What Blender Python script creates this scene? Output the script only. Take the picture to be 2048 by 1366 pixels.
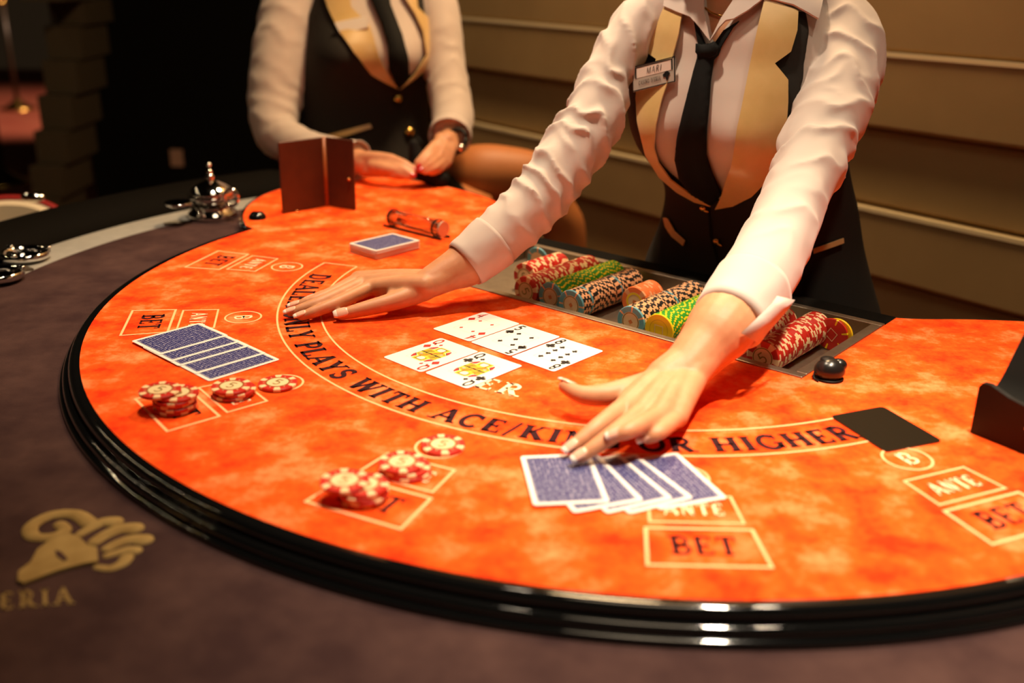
import bpy, bmesh, math, random
from mathutils import Vector, Matrix, noise
from mathutils.bvhtree import BVHTree
from mathutils.geometry import delaunay_2d_cdt
random.seed(7)
for o in list(bpy.data.objects): bpy.data.objects.remove(o)
S = bpy.context.scene
COL = S.collection
# ------------------------------------------------------------------ camera
TZ = 0.85                                    # height of the felt above the floor
FPX, PIT, ROLL, CH = 2018.88, 0.3574179, 0.0150763, 0.412423
CAMP = Vector((0, 0, TZ + CH))
_fw = Vector((0, math.cos(PIT), -math.sin(PIT))); _r = Vector((1, 0, 0)); _u = Vector((0, math.sin(PIT), math.cos(PIT)))
CR = (_r * math.cos(ROLL) + _u * math.sin(ROLL)).normalized()
CU = (_u * math.cos(ROLL) - _r * math.sin(ROLL)).normalized()
cam = bpy.data.cameras.new('camera'); camo = bpy.data.objects.new('camera', cam); COL.objects.link(camo)
cam.sensor_width = 36; cam.lens = FPX / 2048 * 36; cam.clip_start = 0.02; cam.clip_end = 60
m = Matrix((CR, CU, -_fw)).transposed().to_4x4(); m.translation = CAMP; camo.matrix_world = m
cam.dof.use_dof = True; cam.dof.focus_distance = 1.20; cam.dof.aperture_fstop = 2.8
S.camera = camo
# ------------------------------------------------------------------ view, world, lights
vs = S.view_settings; vs.view_transform = 'Standard'; vs.look = 'None'; vs.gamma = 1; vs.use_curve_mapping = False; vs.exposure = 0.0
w = bpy.data.worlds.new('world'); S.world = w; w.use_nodes = True
w.node_tree.nodes['Background'].inputs[0].default_value = (1.0, 0.62, 0.32, 1); w.node_tree.nodes['Background'].inputs[1].default_value = 0.012
def light(name, kind, loc, target, energy, color, **kw):
    l = bpy.data.lights.new(name, kind); l.energy = energy; l.color = color
    for k, v in kw.items(): setattr(l, k, v)
    o = bpy.data.objects.new(name, l); COL.objects.link(o); o.location = loc
    o.rotation_euler = (Vector(target) - Vector(loc)).to_track_quat('-Z', 'Y').to_euler(); return o
WARM = (1.0, 0.76, 0.50)
light('table_spot', 'SPOT', (0.50, 0.64, TZ + 1.95), (0.25, 0.68, TZ), 285, (1.0, 0.83, 0.62), spot_size=math.radians(35), spot_blend=1.0, shadow_soft_size=0.05)
light('table_fill_right', 'SPOT', (0.72, 1.10, TZ + 1.95), (0.50, 0.98, TZ), 105, (1.0, 0.80, 0.57), spot_size=math.radians(34), spot_blend=1.0, shadow_soft_size=0.05)  # added fill, lifts the right-hand felt outside the main cone
light('table_fill_far', 'SPOT', (-0.20, 1.35, TZ + 1.95), (-0.14, 1.38, TZ), 170, (1.0, 0.80, 0.57), spot_size=math.radians(46), spot_blend=0.8, shadow_soft_size=0.06)  # added fill, makes up for the main spot fading on the far felt
light('ceiling_fill', 'AREA', (0.2, 0.5, TZ + 2.0), (0.3, 1.8, TZ + 0.2), 6, WARM, shape='DISK', size=0.7)
light('wall_washer', 'AREA', (0.25, 2.25, TZ + 1.9), (0.45, 2.45, TZ + 0.2), 50, (1.0, 0.68, 0.36), shape='DISK', size=0.4)
light('chair_fill_spot', 'SPOT', (-0.95, 1.35, 2.95), (-1.05, 1.90, 0.85), 170, WARM, spot_size=math.radians(15), spot_blend=0.5, shadow_soft_size=0.04)  # unseen lamp, added to brighten the cream chair
light('hall_light', 'SPOT', (-2.2, 8.2, 2.9), (-4.0, 8.9, 0), 750, (1.0, 0.62, 0.4), spot_size=math.radians(55), spot_blend=0.7, shadow_soft_size=0.1)
# ------------------------------------------------------------------ helpers
def ray(u, v): return (_fw + CR * ((u - 1024) / FPX) - CU * ((v - 683) / FPX))
def px(u, v, z=0.0):                           # pixel -> point on the level z above the felt
    d = ray(u, v); return CAMP + d * ((TZ + z - CAMP.z) / d.z)
def pd(u, v, depth): return CAMP + ray(u, v) * depth
def toward(P):
    d = P - CAMP; z = d.dot(_fw); return (1024 + FPX * d.dot(CR) / z, 683 - FPX * d.dot(CU) / z, z)
OC = Vector((0.155625, 1.271504, 0)); A40 = math.radians(-40)
E1 = Vector((math.cos(A40), math.sin(A40), 0)); E2 = Vector((-math.sin(A40), math.cos(A40), 0))
def T(a, b, z=0.0): return OC + E1 * a + E2 * b + Vector((0, 0, TZ + z))
def TL(P): d = P - OC; return (d.dot(E1), d.dot(E2), P.z - TZ)
def pol(R, deg, z=0.0): a = math.radians(deg); return T(R * math.cos(a), R * math.sin(a), z)

MATS = {}
def mat(name, col, rough=0.5, metal=0.0, spec=0.5, noise_=None, bump=None, sss=0, coat=0, trans=0, emis=None, sheen=0):
    if name in MATS: return MATS[name]
    M = bpy.data.materials.new(name); M.use_nodes = True; nt = M.node_tree; b = nt.nodes['Principled BSDF']
    def setv(k, v):
        if k in b.inputs: b.inputs[k].default_value = v
    setv('Base Color', (*col, 1)); setv('Roughness', rough); setv('Metallic', metal); setv('Specular IOR Level', spec)
    if sss:
        setv('Subsurface Weight', sss); setv('Subsurface Radius', (1.0, 0.35, 0.18)); setv('Subsurface Scale', 0.006)
    if coat: setv('Coat Weight', coat); setv('Coat Roughness', 0.06)
    if trans: setv('Transmission Weight', trans); setv('IOR', 1.45)
    if sheen: setv('Sheen Weight', sheen); setv('Sheen Roughness', 0.5)
    if emis: setv('Emission Color', (*emis[0], 1)); setv('Emission Strength', emis[1])
    tc = nt.nodes.new('ShaderNodeTexCoord')
    if noise_:
        col2, scale, detail, lo, hi = noise_[:5]
        n = nt.nodes.new('ShaderNodeTexNoise'); n.inputs['Scale'].default_value = scale; n.inputs['Detail'].default_value = detail; n.inputs['Roughness'].default_value = 0.6
        nt.links.new(tc.outputs['Object'], n.inputs['Vector'])
        r = nt.nodes.new('ShaderNodeValToRGB'); r.color_ramp.elements[0].position = lo; r.color_ramp.elements[1].position = hi
        r.color_ramp.elements[0].color = (*col, 1); r.color_ramp.elements[1].color = (*col2, 1)
        if len(noise_) > 5:
            e = r.color_ramp.elements.new((lo + hi) / 2); e.color = (*noise_[5], 1)
        nt.links.new(n.outputs['Fac'], r.inputs['Fac']); nt.links.new(r.outputs['Color'], b.inputs['Base Color'])
    if bump:
        scale, strength = bump
        n = nt.nodes.new('ShaderNodeTexNoise'); n.inputs['Scale'].default_value = scale; n.inputs['Detail'].default_value = 3
        nt.links.new(tc.outputs['Object'], n.inputs['Vector'])
        bp = nt.nodes.new('ShaderNodeBump'); bp.inputs['Strength'].default_value = strength; bp.inputs['Distance'].default_value = 0.001
        nt.links.new(n.outputs['Fac'], bp.inputs['Height']); nt.links.new(bp.outputs['Normal'], b.inputs['Normal'])
    MATS[name] = M; return M

def wloc(o):
    v = Vector((0, 0, 0))
    while o is not None: v = v + o.location; o = o.parent
    return v
def me(name, V, F, mats, smooth=False, midx=None):
    d = bpy.data.meshes.new(name); d.from_pydata([tuple(v) for v in V], [], F); 
    for q in (mats if isinstance(mats, (list, tuple)) else [mats]): d.materials.append(q)
    if midx: d.polygons.foreach_set('material_index', midx)
    if smooth: d.polygons.foreach_set('use_smooth', [True] * len(d.polygons))
    d.update(); return d
def mk(name, geo, mats, parent=None, smooth=False, midx=None, world=True, fix=True):
    V, F = geo
    if parent is not None and world:
        L = wloc(parent); V = [Vector(v) - L for v in V]
    d = me(name, V, F, mats, smooth, midx)
    if fix and len(F) < 60000:
        bm = bmesh.new(); bm.from_mesh(d); bmesh.ops.recalc_face_normals(bm, faces=bm.faces); bm.to_mesh(d); bm.free()
    o = bpy.data.objects.new(name, d); COL.objects.link(o)
    if parent is not None: o.parent = parent
    return o
def autosmooth(o, ang=40):
    d = o.data; d.polygons.foreach_set('use_smooth', [True] * len(d.polygons))
    try: d.set_sharp_from_angle(angle=math.radians(ang))
    except Exception: pass
    return o
def thing(name, label, cat, loc=(0, 0, 0), group=None):
    o = bpy.data.objects.new(name, None); COL.objects.link(o); o.location = loc; o.empty_display_size = 0.02
    return tag(o, label, cat, group)
def tag(o, label, cat, group=None):
    o['label'] = label; o['category'] = cat
    if group: o['group'] = group
    return o
def struct(o): o['kind'] = 'structure'; return o
def join(*gs):
    V, F = [], []
    for v, f in gs:
        n = len(V); V += list(v); F += [tuple(i + n for i in q) for q in f]
    return V, F
def box(c, s, M=None):
    c = Vector(c); s = Vector(s) / 2
    V = [Vector((x * s.x, y * s.y, z * s.z)) for x in (-1, 1) for y in (-1, 1) for z in (-1, 1)]
    if M is not None: V = [M @ v for v in V]
    V = [v + c for v in V]
    return V, [(0, 1, 3, 2), (4, 6, 7, 5), (0, 4, 5, 1), (2, 3, 7, 6), (0, 2, 6, 4), (1, 5, 7, 3)]
def axes(x, y, z): return Matrix((x, y, z)).transposed()
def lathe(prof, seg=32, c=(0, 0, 0), cap=True):
    c = Vector(c); V = []; F = []; n = len(prof)
    for i in range(seg):
        a = 2 * math.pi * i / seg
        for r, z in prof: V.append(c + Vector((r * math.cos(a), r * math.sin(a), z)))
    for i in range(seg):
        j = (i + 1) % seg
        for k in range(n - 1): F.append((i * n + k, j * n + k, j * n + k + 1, i * n + k + 1))
    if cap:
        if prof[0][0] > 1e-6: F.append(tuple(i * n for i in range(seg))[::-1])
        if prof[-1][0] > 1e-6: F.append(tuple(i * n + n - 1 for i in range(seg)))
    return V, F
def frames(P):
    n = len(P); Ts = []
    for i in range(n):
        Ts.append((P[min(i + 1, n - 1)] - P[max(i - 1, 0)]).normalized())
    up = Vector((0, 0, 1)) if abs(Ts[0].z) < 0.9 else Vector((1, 0, 0))
    N = (up - Ts[0] * up.dot(Ts[0])).normalized(); out = []
    for t in Ts:
        N = (N - t * N.dot(t)).normalized(); out.append((t, N, t.cross(N)))
    return out
def tube(P, R, seg=12, round_=True, disp=None, squash=None):
    P = [Vector(p) for p in P]
    if not isinstance(R, (list, tuple)): R = [R] * len(P)
    R = list(R)
    if round_:                                   # hemispherical ends
        a, b = P[0], P[-1]; ta = (P[0] - P[1]).normalized(); tb = (P[-1] - P[-2]).normalized(); ra, rb = R[0], R[-1]
        k = [0.35, 0.65, 0.88, 0.985]
        P = [a + ta * ra * x for x in reversed(k)] + P + [b + tb * rb * x for x in k]
        R = [ra * math.sqrt(1 - x * x) for x in reversed(k)] + R + [rb * math.sqrt(1 - x * x) for x in k]
    fr = frames(P); V = []; F = []; n = len(P); L = 0
    for i, p in enumerate(P):
        if i: L += (P[i] - P[i - 1]).length
        t, N, B = fr[i]
        for k in range(seg):
            a = 2 * math.pi * k / seg; r = R[i]
            if disp: r += disp(L, a, i / (n - 1))
            q = N * math.cos(a) + B * math.sin(a)
            if squash: q = q - squash[0] * (q.dot(squash[0]) * (1 - squash[1]))
            V.append(p + q * r)
    for i in range(n - 1):
        for k in range(seg):
            l = (k + 1) % seg; F.append((i * seg + k, i * seg + l, (i + 1) * seg + l, (i + 1) * seg + k))
    F.append(tuple(range(seg))[::-1]); F.append(tuple((n - 1) * seg + k for k in range(seg)))
    return V, F
def spline(P, sub=6):
    P = [tuple(p) for p in P]; out = []; n = len(P)
    for i in range(n - 1):
        p0, p1, p2, p3 = P[max(i - 1, 0)], P[i], P[i + 1], P[min(i + 2, n - 1)]
        for k in range(sub):
            t = k / sub
            out.append(tuple(0.5 * (2 * b + (c - a) * t + (2 * a - 5 * b + 4 * c - d) * t * t + (3 * b - a - 3 * c + d) * t ** 3) for a, b, c, d in zip(p0, p1, p2, p3)))
    out.append(P[-1]); return out
def ball(c, r, seg=16, ring=10):
    c = Vector(c); r = Vector(r) if hasattr(r, '__len__') else Vector((r, r, r))
    V = [c + Vector((0, 0, r.z))]; F = []
    for i in range(1, ring):
        t = math.pi * i / ring
        for k in range(seg):
            a = 2 * math.pi * k / seg; V.append(c + Vector((r.x * math.sin(t) * math.cos(a), r.y * math.sin(t) * math.sin(a), r.z * math.cos(t))))
    V.append(c - Vector((0, 0, r.z))); e = len(V) - 1
    for k in range(seg): F.append((0, 1 + k, 1 + (k + 1) % seg))
    for i in range(ring - 2):
        for k in range(seg):
            l = (k + 1) % seg; F.append((1 + i * seg + k, 1 + (i + 1) * seg + k, 1 + (i + 1) * seg + l, 1 + i * seg + l))
    for k in range(seg): F.append((e, 1 + (ring - 2) * seg + (k + 1) % seg, 1 + (ring - 2) * seg + k))
    return V, F
def prism(poly, zf, h, z0=0.0, grid=None):
    """closed slab of a 2D outline; zf(x,y,z) places a point"""
    n = len(poly); vv = [Vector((p[0], p[1])) for p in poly]
    r = delaunay_2d_cdt(vv, [(i, (i + 1) % n) for i in range(n)], [], 1, 1e-6)
    V2, tri = r[0], r[2]; V = [zf(p.x, p.y, z0) for p in V2]; m = len(V)
    V += [zf(p.x, p.y, z0 - h) for p in V2]; F = [tuple(t) for t in tri] + [tuple(i + m for i in reversed(t)) for t in tri]
    cnt = {}
    for t in tri:
        for a, b in zip(t, list(t[1:]) + [t[0]]): cnt[(a, b)] = 1
    for a, b in list(cnt):
        if (b, a) not in cnt: F.append((b, a, a + m, b + m))
    return V, F
def ring(prof, a0, a1, seg, closed=True):
    V = []; F = []; n = len(prof)
    for i in range(seg + 1):
        d = a0 + (a1 - a0) * i / seg
        for R, z in prof: V.append(pol(R, d, z))
    for i in range(seg):
        for k in range(n if closed else n - 1):
            l = (k + 1) % n; F.append((i * n + k, (i + 1) * n + k, (i + 1) * n + l, i * n + l))
    if closed: F.append(tuple(range(n))); F.append(tuple(seg * n + k for k in range(n))[::-1])
    return V, F
def flat(polys, zf):
    V, F = [], []
    for p in polys:
        n = len(V); V += [zf(*q) for q in p]; F.append(tuple(range(n, n + len(p))))
    return V, F
def copy_tree(o, parent=None):
    c = o.copy(); COL.objects.link(c); c.parent = parent
    for ch in o.children: copy_tree(ch, c)
    return c
def remesh(geo, voxel, mats, name, parent, smooth_it=6, fac=0.5):
    d = me(name + '_src', geo[0], geo[1], mats); t = bpy.data.objects.new(name + '_src', d); COL.objects.link(t)
    r = t.modifiers.new('r', 'REMESH'); r.mode = 'VOXEL'; r.voxel_size = voxel; r.use_smooth_shade = True
    s = t.modifiers.new('s', 'SMOOTH'); s.factor = fac; s.iterations = smooth_it
    dg = bpy.context.evaluated_depsgraph_get(); nm = bpy.data.meshes.new_from_object(t.evaluated_get(dg)); nm.name = name
    bpy.data.objects.remove(t); L = wloc(parent); nm.transform(Matrix.Translation(-L))
    nm.materials.clear()
    for q in (mats if isinstance(mats, (list, tuple)) else [mats]): nm.materials.append(q)
    nm.polygons.foreach_set('use_smooth', [True] * len(nm.polygons))
    o = bpy.data.objects.new(name, nm); COL.objects.link(o); o.parent = parent; return o

# ---------------------------------------------------------------- a small lettering kit (strokes with serifs)
def arcp(cx, cy, rx, ry, a0, a1, n=8): return [(cx + rx * math.cos(math.radians(a0 + (a1 - a0) * i / n)), cy + ry * math.sin(math.radians(a0 + (a1 - a0) * i / n))) for i in range(n + 1)]
K, N_ = 0.20, 0.10
GL = {
 'A': (0.95, [([(0.10, 0), (0.46, 1)], N_), ([(0.46, 1), (0.85, 0)], K), ([(0.24, 0.33), (0.72, 0.33)], N_)], [(0.1, 0), (0.85, 0)]),
 'B': (0.78, [([(0.2, 0), (0.2, 1)], K), ([(0.2, 0.95), (0.42, 0.95)] + arcp(0.42, 0.74, 0.22, 0.21, 90, -90) + [(0.2, 0.53)], 0.13), ([(0.2, 0.5), (0.45, 0.5)] + arcp(0.45, 0.275, 0.24, 0.225, 90, -90) + [(0.2, 0.05)], 0.14)], [(0.17, 0), (0.17, 1)]),
 'C': (0.88, [(arcp(0.48, 0.5, 0.36, 0.46, 45, 315, 14), 0.16), ([(0.76, 0.68), (0.76, 0.98)], 0.07), ], []),
 'D': (0.9, [([(0.2, 0), (0.2, 1)], K), ([(0.2, 0.95), (0.42, 0.95)] + arcp(0.42, 0.5, 0.36, 0.45, 90, -90, 12) + [(0.2, 0.05)], 0.14)], [(0.17, 0), (0.17, 1)]),
 'E': (0.74, [([(0.2, 0), (0.2, 1)], K), ([(0.1, 0.95), (0.66, 0.95)], N_), ([(0.2, 0.5), (0.52, 0.5)], N_), ([(0.1, 0.05), (0.68, 0.05)], N_), ([(0.64, 0.78), (0.64, 1.0)], 0.07), ([(0.66, 0), (0.66, 0.24)], 0.07), ([(0.5, 0.38), (0.5, 0.62)], 0.07)], []),
 'G': (0.92, [(arcp(0.48, 0.5, 0.36, 0.46, 45, 330, 14), 0.16), ([(0.8, 0.05), (0.8, 0.42)], 0.16), ([(0.6, 0.42), (0.94, 0.42)], 0.08), ([(0.76, 0.68), (0.76, 0.98)], 0.07)], []),
 'H': (0.96, [([(0.2, 0), (0.2, 1)], K), ([(0.76, 0), (0.76, 1)], K), ([(0.2, 0.5), (0.76, 0.5)], N_)], [(0.2, 0), (0.2, 1), (0.76, 0), (0.76, 1)]),
 'I': (0.44, [([(0.22, 0), (0.22, 1)], K)], [(0.22, 0), (0.22, 1)]),
 'K': (0.9, [([(0.2, 0), (0.2, 1)], K), ([(0.28, 0.45), (0.72, 1)], N_), ([(0.38, 0.58), (0.76, 0)], K)], [(0.2, 0), (0.2, 1), (0.74, 1), (0.76, 0)]),
 'L': (0.72, [([(0.2, 0), (0.2, 1)], K), ([(0.1, 0.05), (0.66, 0.05)], N_), ([(0.64, 0), (0.64, 0.28)], 0.08)], [(0.2, 1)]),
 'M': (1.1, [([(0.16, 0), (0.2, 1)], N_), ([(0.2, 1), (0.55, 0.1)], K), ([(0.55, 0.1), (0.88, 1)], N_), ([(0.9, 1), (0.94, 0)], K)], []),
 'N': (0.94, [([(0.18, 0), (0.18, 1)], N_), ([(0.18, 1), (0.76, 0)], K), ([(0.76, 0), (0.76, 1)], N_)], [(0.18, 0), (0.14, 1), (0.76, 1)]),
 'O': (0.96, [(arcp(0.48, 0.5, 0.37, 0.46, 0, 360, 20), 0.16)], []),
 'P': (0.76, [([(0.2, 0), (0.2, 1)], K), ([(0.2, 0.95), (0.42, 0.95)] + arcp(0.42, 0.70, 0.25, 0.25, 90, -90) + [(0.2, 0.45)], 0.13)], [(0.2, 0), (0.17, 1)]),
 'R': (0.88, [([(0.2, 0), (0.2, 1)], K), ([(0.2, 0.95), (0.42, 0.95)] + arcp(0.42, 0.73, 0.24, 0.22, 90, -90) + [(0.2, 0.51)], 0.13), ([(0.42, 0.5), (0.74, 0)], K)], [(0.2, 0), (0.17, 1), (0.78, 0)]),
 'S': (0.74, [(arcp(0.37, 0.73, 0.23, 0.22, 40, 270, 9) + arcp(0.37, 0.27, 0.25, 0.23, 90, -140, 9), 0.15), ([(0.57, 0.72), (0.57, 0.98)], 0.06), ([(0.15, 0.02), (0.15, 0.28)], 0.06)], []),
 'T': (0.8, [([(0.4, 0), (0.4, 1)], K), ([(0.06, 0.95), (0.74, 0.95)], N_), ([(0.08, 0.74), (0.08, 1)], 0.07), ([(0.72, 0.74), (0.72, 1)], 0.07)], [(0.4, 0)]),
 'V': (0.9, [([(0.1, 1), (0.45, 0)], K), ([(0.45, 0), (0.8, 1)], N_)], [(0.1, 1), (0.8, 1)]),
 'W': (1.25, [([(0.1, 1), (0.38, 0)], K), ([(0.38, 0), (0.62, 0.9)], N_), ([(0.62, 0.95), (0.86, 0)], K), ([(0.86, 0), (1.12, 1)], N_)], [(0.1, 1), (0.62, 1), (1.12, 1)]),
 'Y': (0.88, [([(0.1, 1), (0.44, 0.45)], K), ([(0.44, 0.45), (0.76, 1)], N_), ([(0.44, 0), (0.44, 0.5)], K)], [(0.1, 1), (0.76, 1), (0.44, 0)]),
 '/': (0.5, [([(0.1, -0.1), (0.42, 1.05)], N_)], []),
 ' ': (0.42, [], []),
 'Q': (0.96, [(arcp(0.46, 0.52, 0.30, 0.44, 0, 360, 20), 0.13), ([(0.5, 0.25), (0.86, -0.06)], 0.13)], []),
 '4': (0.8, [([(0.55, 0), (0.55, 1), (0.08, 0.33), (0.75, 0.33)], 0.13)], [(0.55, 0)]),
 '5': (0.8, [([(0.68, 0.95), (0.22, 0.95), (0.18, 0.56)] + arcp(0.38, 0.32, 0.28, 0.28, 110, -140, 10), 0.13)], []),
 '8': (0.8, [(arcp(0.4, 0.74, 0.21, 0.22, 0, 360, 16), 0.12), (arcp(0.4, 0.27, 0.27, 0.26, 0, 360, 16), 0.13)], []),
}
def stroke(pts, w):
    out = []; n = len(pts); L = []
    for i, p in enumerate(pts):
        a = pts[max(i - 1, 0)]; b = pts[min(i + 1, n - 1)]
        if n > 2 and abs(pts[0][0] - pts[-1][0]) + abs(pts[0][1] - pts[-1][1]) < 1e-6 and i in (0, n - 1): a, b = pts[-2], pts[1]
        dx, dy = b[0] - a[0], b[1] - a[1]; l = math.hypot(dx, dy) or 1
        k = 1.0
        if 0 < i < n - 1:
            d1 = (p[0] - a[0], p[1] - a[1]); d2 = (b[0] - p[0], b[1] - p[1]); l1 = math.hypot(*d1) or 1; l2 = math.hypot(*d2) or 1
            c = (d1[0] * d2[0] + d1[1] * d2[1]) / (l1 * l2); k = 1 / max(0.5, math.sqrt(max(0.0, (1 + c) / 2)))
        L.append(((p[0] - dy / l * w / 2 * k, p[1] + dx / l * w / 2 * k), (p[0] + dy / l * w / 2 * k, p[1] - dx / l * w / 2 * k)))
    for i in range(n - 1): out.append([L[i][1], L[i + 1][1], L[i + 1][0], L[i][0]])
    return out
def subdiv(q, n=3):
    o = []
    for i in range(n):
        t0, t1 = i / n, (i + 1) / n
        lp = lambda a, b, t: (a[0] + (b[0] - a[0]) * t, a[1] + (b[1] - a[1]) * t)
        o.append([lp(q[0], q[1], t0), lp(q[0], q[1], t1), lp(q[3], q[2], t1), lp(q[3], q[2], t0)])
    return o
def text_polys(s, serif=True, gap=0.08, bold=1.0):
    x = 0; out = []
    for ch in s:
        wd, st, se = GL[ch]; ps = []
        for pts, w in st:
            for q in stroke(pts, w * bold): ps += subdiv(q, 2)
        if serif:
            for sx, sy in se:
                y0, y1 = (0, 0.08) if sy < 0.5 else (0.92, 1.0); ps.append([(sx - 0.19, y0), (sx + 0.19, y0), (sx + 0.19, y1), (sx - 0.19, y1)])
        out += [[(px_ + x, py_) for px_, py_ in q] for q in ps]; x += wd + gap
    return out, x - gap

# ================================================================== materials
FELT = mat('orange_felt', (0.72, 0.028, 0.0008), 0.9, spec=0.15, noise_=((1.0, 0.27, 0.10), 19, 10, 0.36, 0.69, (0.97, 0.095, 0.006)), bump=(900, 0.25))
for n__ in FELT.node_tree.nodes:
    if n__.type == 'TEX_NOISE' and n__.inputs['Scale'].default_value < 100: n__.inputs['Roughness'].default_value = 0.70
PURPLE = mat('plum_felt', (0.040, 0.020, 0.020), 0.95, spec=0.05, noise_=((0.080, 0.042, 0.037), 14, 5, 0.35, 0.7), bump=(700, 0.4))
LACQ = mat('black_lacquer', (0.004, 0.004, 0.004), 0.05, spec=0.6, coat=0.6)
LEATH = mat('black_leather', (0.005, 0.004, 0.003), 0.8, spec=0.05, bump=(300, 0.4))
GREYM = mat('grey_strip', (0.34, 0.32, 0.29), 0.55, metal=0.1, noise_=((0.40, 0.38, 0.34), 60, 2, 0.3, 0.7))
CHROME = mat('chrome', (0.82, 0.80, 0.78), 0.07, metal=1)
STEEL = mat('brushed_steel', (0.34, 0.27, 0.20), 0.42, metal=1, noise_=((0.40, 0.32, 0.24), 90, 3, 0.3, 0.7))
PRW = mat('pale_print', (1.0, 0.50, 0.24), 0.9, spec=0.1)
PRB = mat('dark_print', (0.035, 0.010, 0.012), 0.9, spec=0.1)
PRC = mat('cream_print', (1.0, 0.72, 0.45), 0.9, spec=0.1)
GOLDP = mat('gold_print', (0.26, 0.16, 0.05), 0.8, spec=0.2, noise_=((0.36, 0.24, 0.085), 40, 2, 0.3, 0.7))
CARDW = mat('card_white', (0.80, 0.77, 0.71), 0.35, spec=0.4)
def back_mat(name, dark, light_, sc):
    M = mat(name, dark, 0.4, spec=0.4); nt = M.node_tree; b = nt.nodes['Principled BSDF']
    tc = nt.nodes.new('ShaderNodeTexCoord'); v = nt.nodes.new('ShaderNodeTexVoronoi'); v.inputs['Scale'].default_value = sc; v.inputs['Randomness'].default_value = 0.25
    nt.links.new(tc.outputs['Object'], v.inputs['Vector']); r = nt.nodes.new('ShaderNodeValToRGB')
    r.color_ramp.elements[0].position = 0.46; r.color_ramp.elements[0].color = (*dark, 1); r.color_ramp.elements[1].position = 0.66; r.color_ramp.elements[1].color = (*light_, 1)
    nt.links.new(v.outputs['Distance'], r.inputs['Fac']); nt.links.new(r.outputs['Color'], b.inputs['Base Color']); return M
BACK = back_mat('blue_card_back', (0.014, 0.017, 0.13), (0.55, 0.52, 0.62), 300)
RED = mat('pip_red', (0.55, 0.02, 0.015), 0.4); BLK = mat('pip_black', (0.012, 0.010, 0.010), 0.4)
YEL = mat('court_yellow', (0.82, 0.55, 0.03), 0.4); THIN = mat('frame_grey', (0.35, 0.33, 0.30), 0.5); PINK = mat('court_pink', (0.85, 0.55, 0.42), 0.5)
C_RED = mat('chip_red', (0.50, 0.022, 0.012), 0.35); C_CREAM = mat('chip_cream', (0.80, 0.58, 0.32), 0.4); C_GOLD = mat('chip_gold_ring', (0.30, 0.20, 0.05), 0.35, metal=0.3)
C_BLUE = mat('chip_blue', (0.13, 0.36, 0.42), 0.4); C_GREEN = mat('chip_green', (0.03, 0.30, 0.02), 0.4); C_YEL = mat('chip_yellow', (0.85, 0.60, 0.01), 0.35)
C_BLACK = mat('chip_black', (0.015, 0.012, 0.01), 0.4); C_PEACH = mat('chip_peach', (0.85, 0.42, 0.20), 0.4); C_ORANGE = mat('chip_orange', (0.85, 0.20, 0.05), 0.35)
BLKP = mat('black_plastic', (0.012, 0.011, 0.010), 0.25); BLKM = mat('black_satin', (0.008, 0.006, 0.005), 0.5, spec=0.25)
SKIN = mat('skin', (0.55, 0.245, 0.12), 0.48, spec=0.35, sss=0.2, noise_=((0.61, 0.29, 0.15), 60, 3, 0.3, 0.7), bump=(900, 0.12))
NAIL = mat('nail_pink', (0.80, 0.46, 0.33), 0.18, coat=0.5); NAILW = mat('nail_white', (0.88, 0.82, 0.74), 0.2, coat=0.5); NAILR = mat('nail_red', (0.45, 0.01, 0.01), 0.2)
SHIRT = mat('shirt_white', (0.60, 0.50, 0.45), 0.75, spec=0.2, bump=(1500, 0.1), sheen=0.2)
VEST = mat('vest_charcoal', (0.018, 0.014, 0.011), 0.8, spec=0.25, bump=(1600, 0.3)); GOLD = mat('gold_satin', (0.56, 0.36, 0.12), 0.38, spec=0.6, sheen=0.4, noise_=((0.64, 0.42, 0.16), 25, 3, 0.3, 0.7))
TIE = mat('tie_black', (0.004, 0.0035, 0.003), 0.8, spec=0.2); BRASS = mat('brass', (0.75, 0.48, 0.13), 0.25, metal=1); HAIR = mat('hair_dark', (0.03, 0.014, 0.006), 0.5)
WALL = mat('tan_panel', (0.34, 0.225, 0.10), 0.6, spec=0.3, noise_=((0.42, 0.285, 0.13), 3, 4, 0.3, 0.7), bump=(120, 0.15))
DARK = mat('dark_wall', (0.003, 0.0025, 0.002), 0.9, spec=0.1); COLM = mat('column_brown', (0.055, 0.038, 0.018), 0.7)
CARPET = mat('red_carpet', (0.20, 0.034, 0.018), 0.95, noise_=((0.24, 0.07, 0.035), 3, 4, 0.35, 0.7)); CREAM = mat('cream_leather', (0.62, 0.50, 0.34), 0.5); PIPE = mat('red_piping', (0.3, 0.01, 0.008), 0.4)
BROWNL = mat('brown_leather', (0.055, 0.012, 0.0035), 0.45, noise_=((0.075, 0.017, 0.005), 30, 3, 0.3, 0.7)); GLASS = mat('clear_plastic', (1, 1, 1), 0.03, trans=1.0); GLASS.node_tree.nodes['Principled BSDF'].inputs['IOR'].default_value = 1.22

def clear_mat():
    M = bpy.data.materials.new('clear_tube'); M.use_nodes = True; nt = M.node_tree; nt.nodes.remove(nt.nodes['Principled BSDF'])
    tr = nt.nodes.new('ShaderNodeBsdfTransparent'); gl = nt.nodes.new('ShaderNodeBsdfGlossy'); gl.inputs['Roughness'].default_value = 0.05; tr.inputs[0].default_value = (0.93, 0.92, 0.90, 1)
    fr_ = nt.nodes.new('ShaderNodeMath'); fr_.operation = 'POWER'; lw_ = nt.nodes.new('ShaderNodeLayerWeight'); lw_.inputs[0].default_value = 0.5; nt.links.new(lw_.outputs['Facing'], fr_.inputs[0]); fr_.inputs[1].default_value = 4.0; mx = nt.nodes.new('ShaderNodeMixShader')
    nt.links.new(fr_.outputs[0], mx.inputs[0]); nt.links.new(tr.outputs[0], mx.inputs[1]); nt.links.new(gl.outputs[0], mx.inputs[2]); nt.links.new(mx.outputs[0], nt.nodes['Material Output'].inputs[0]); return M
GLASS = clear_mat()

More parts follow.
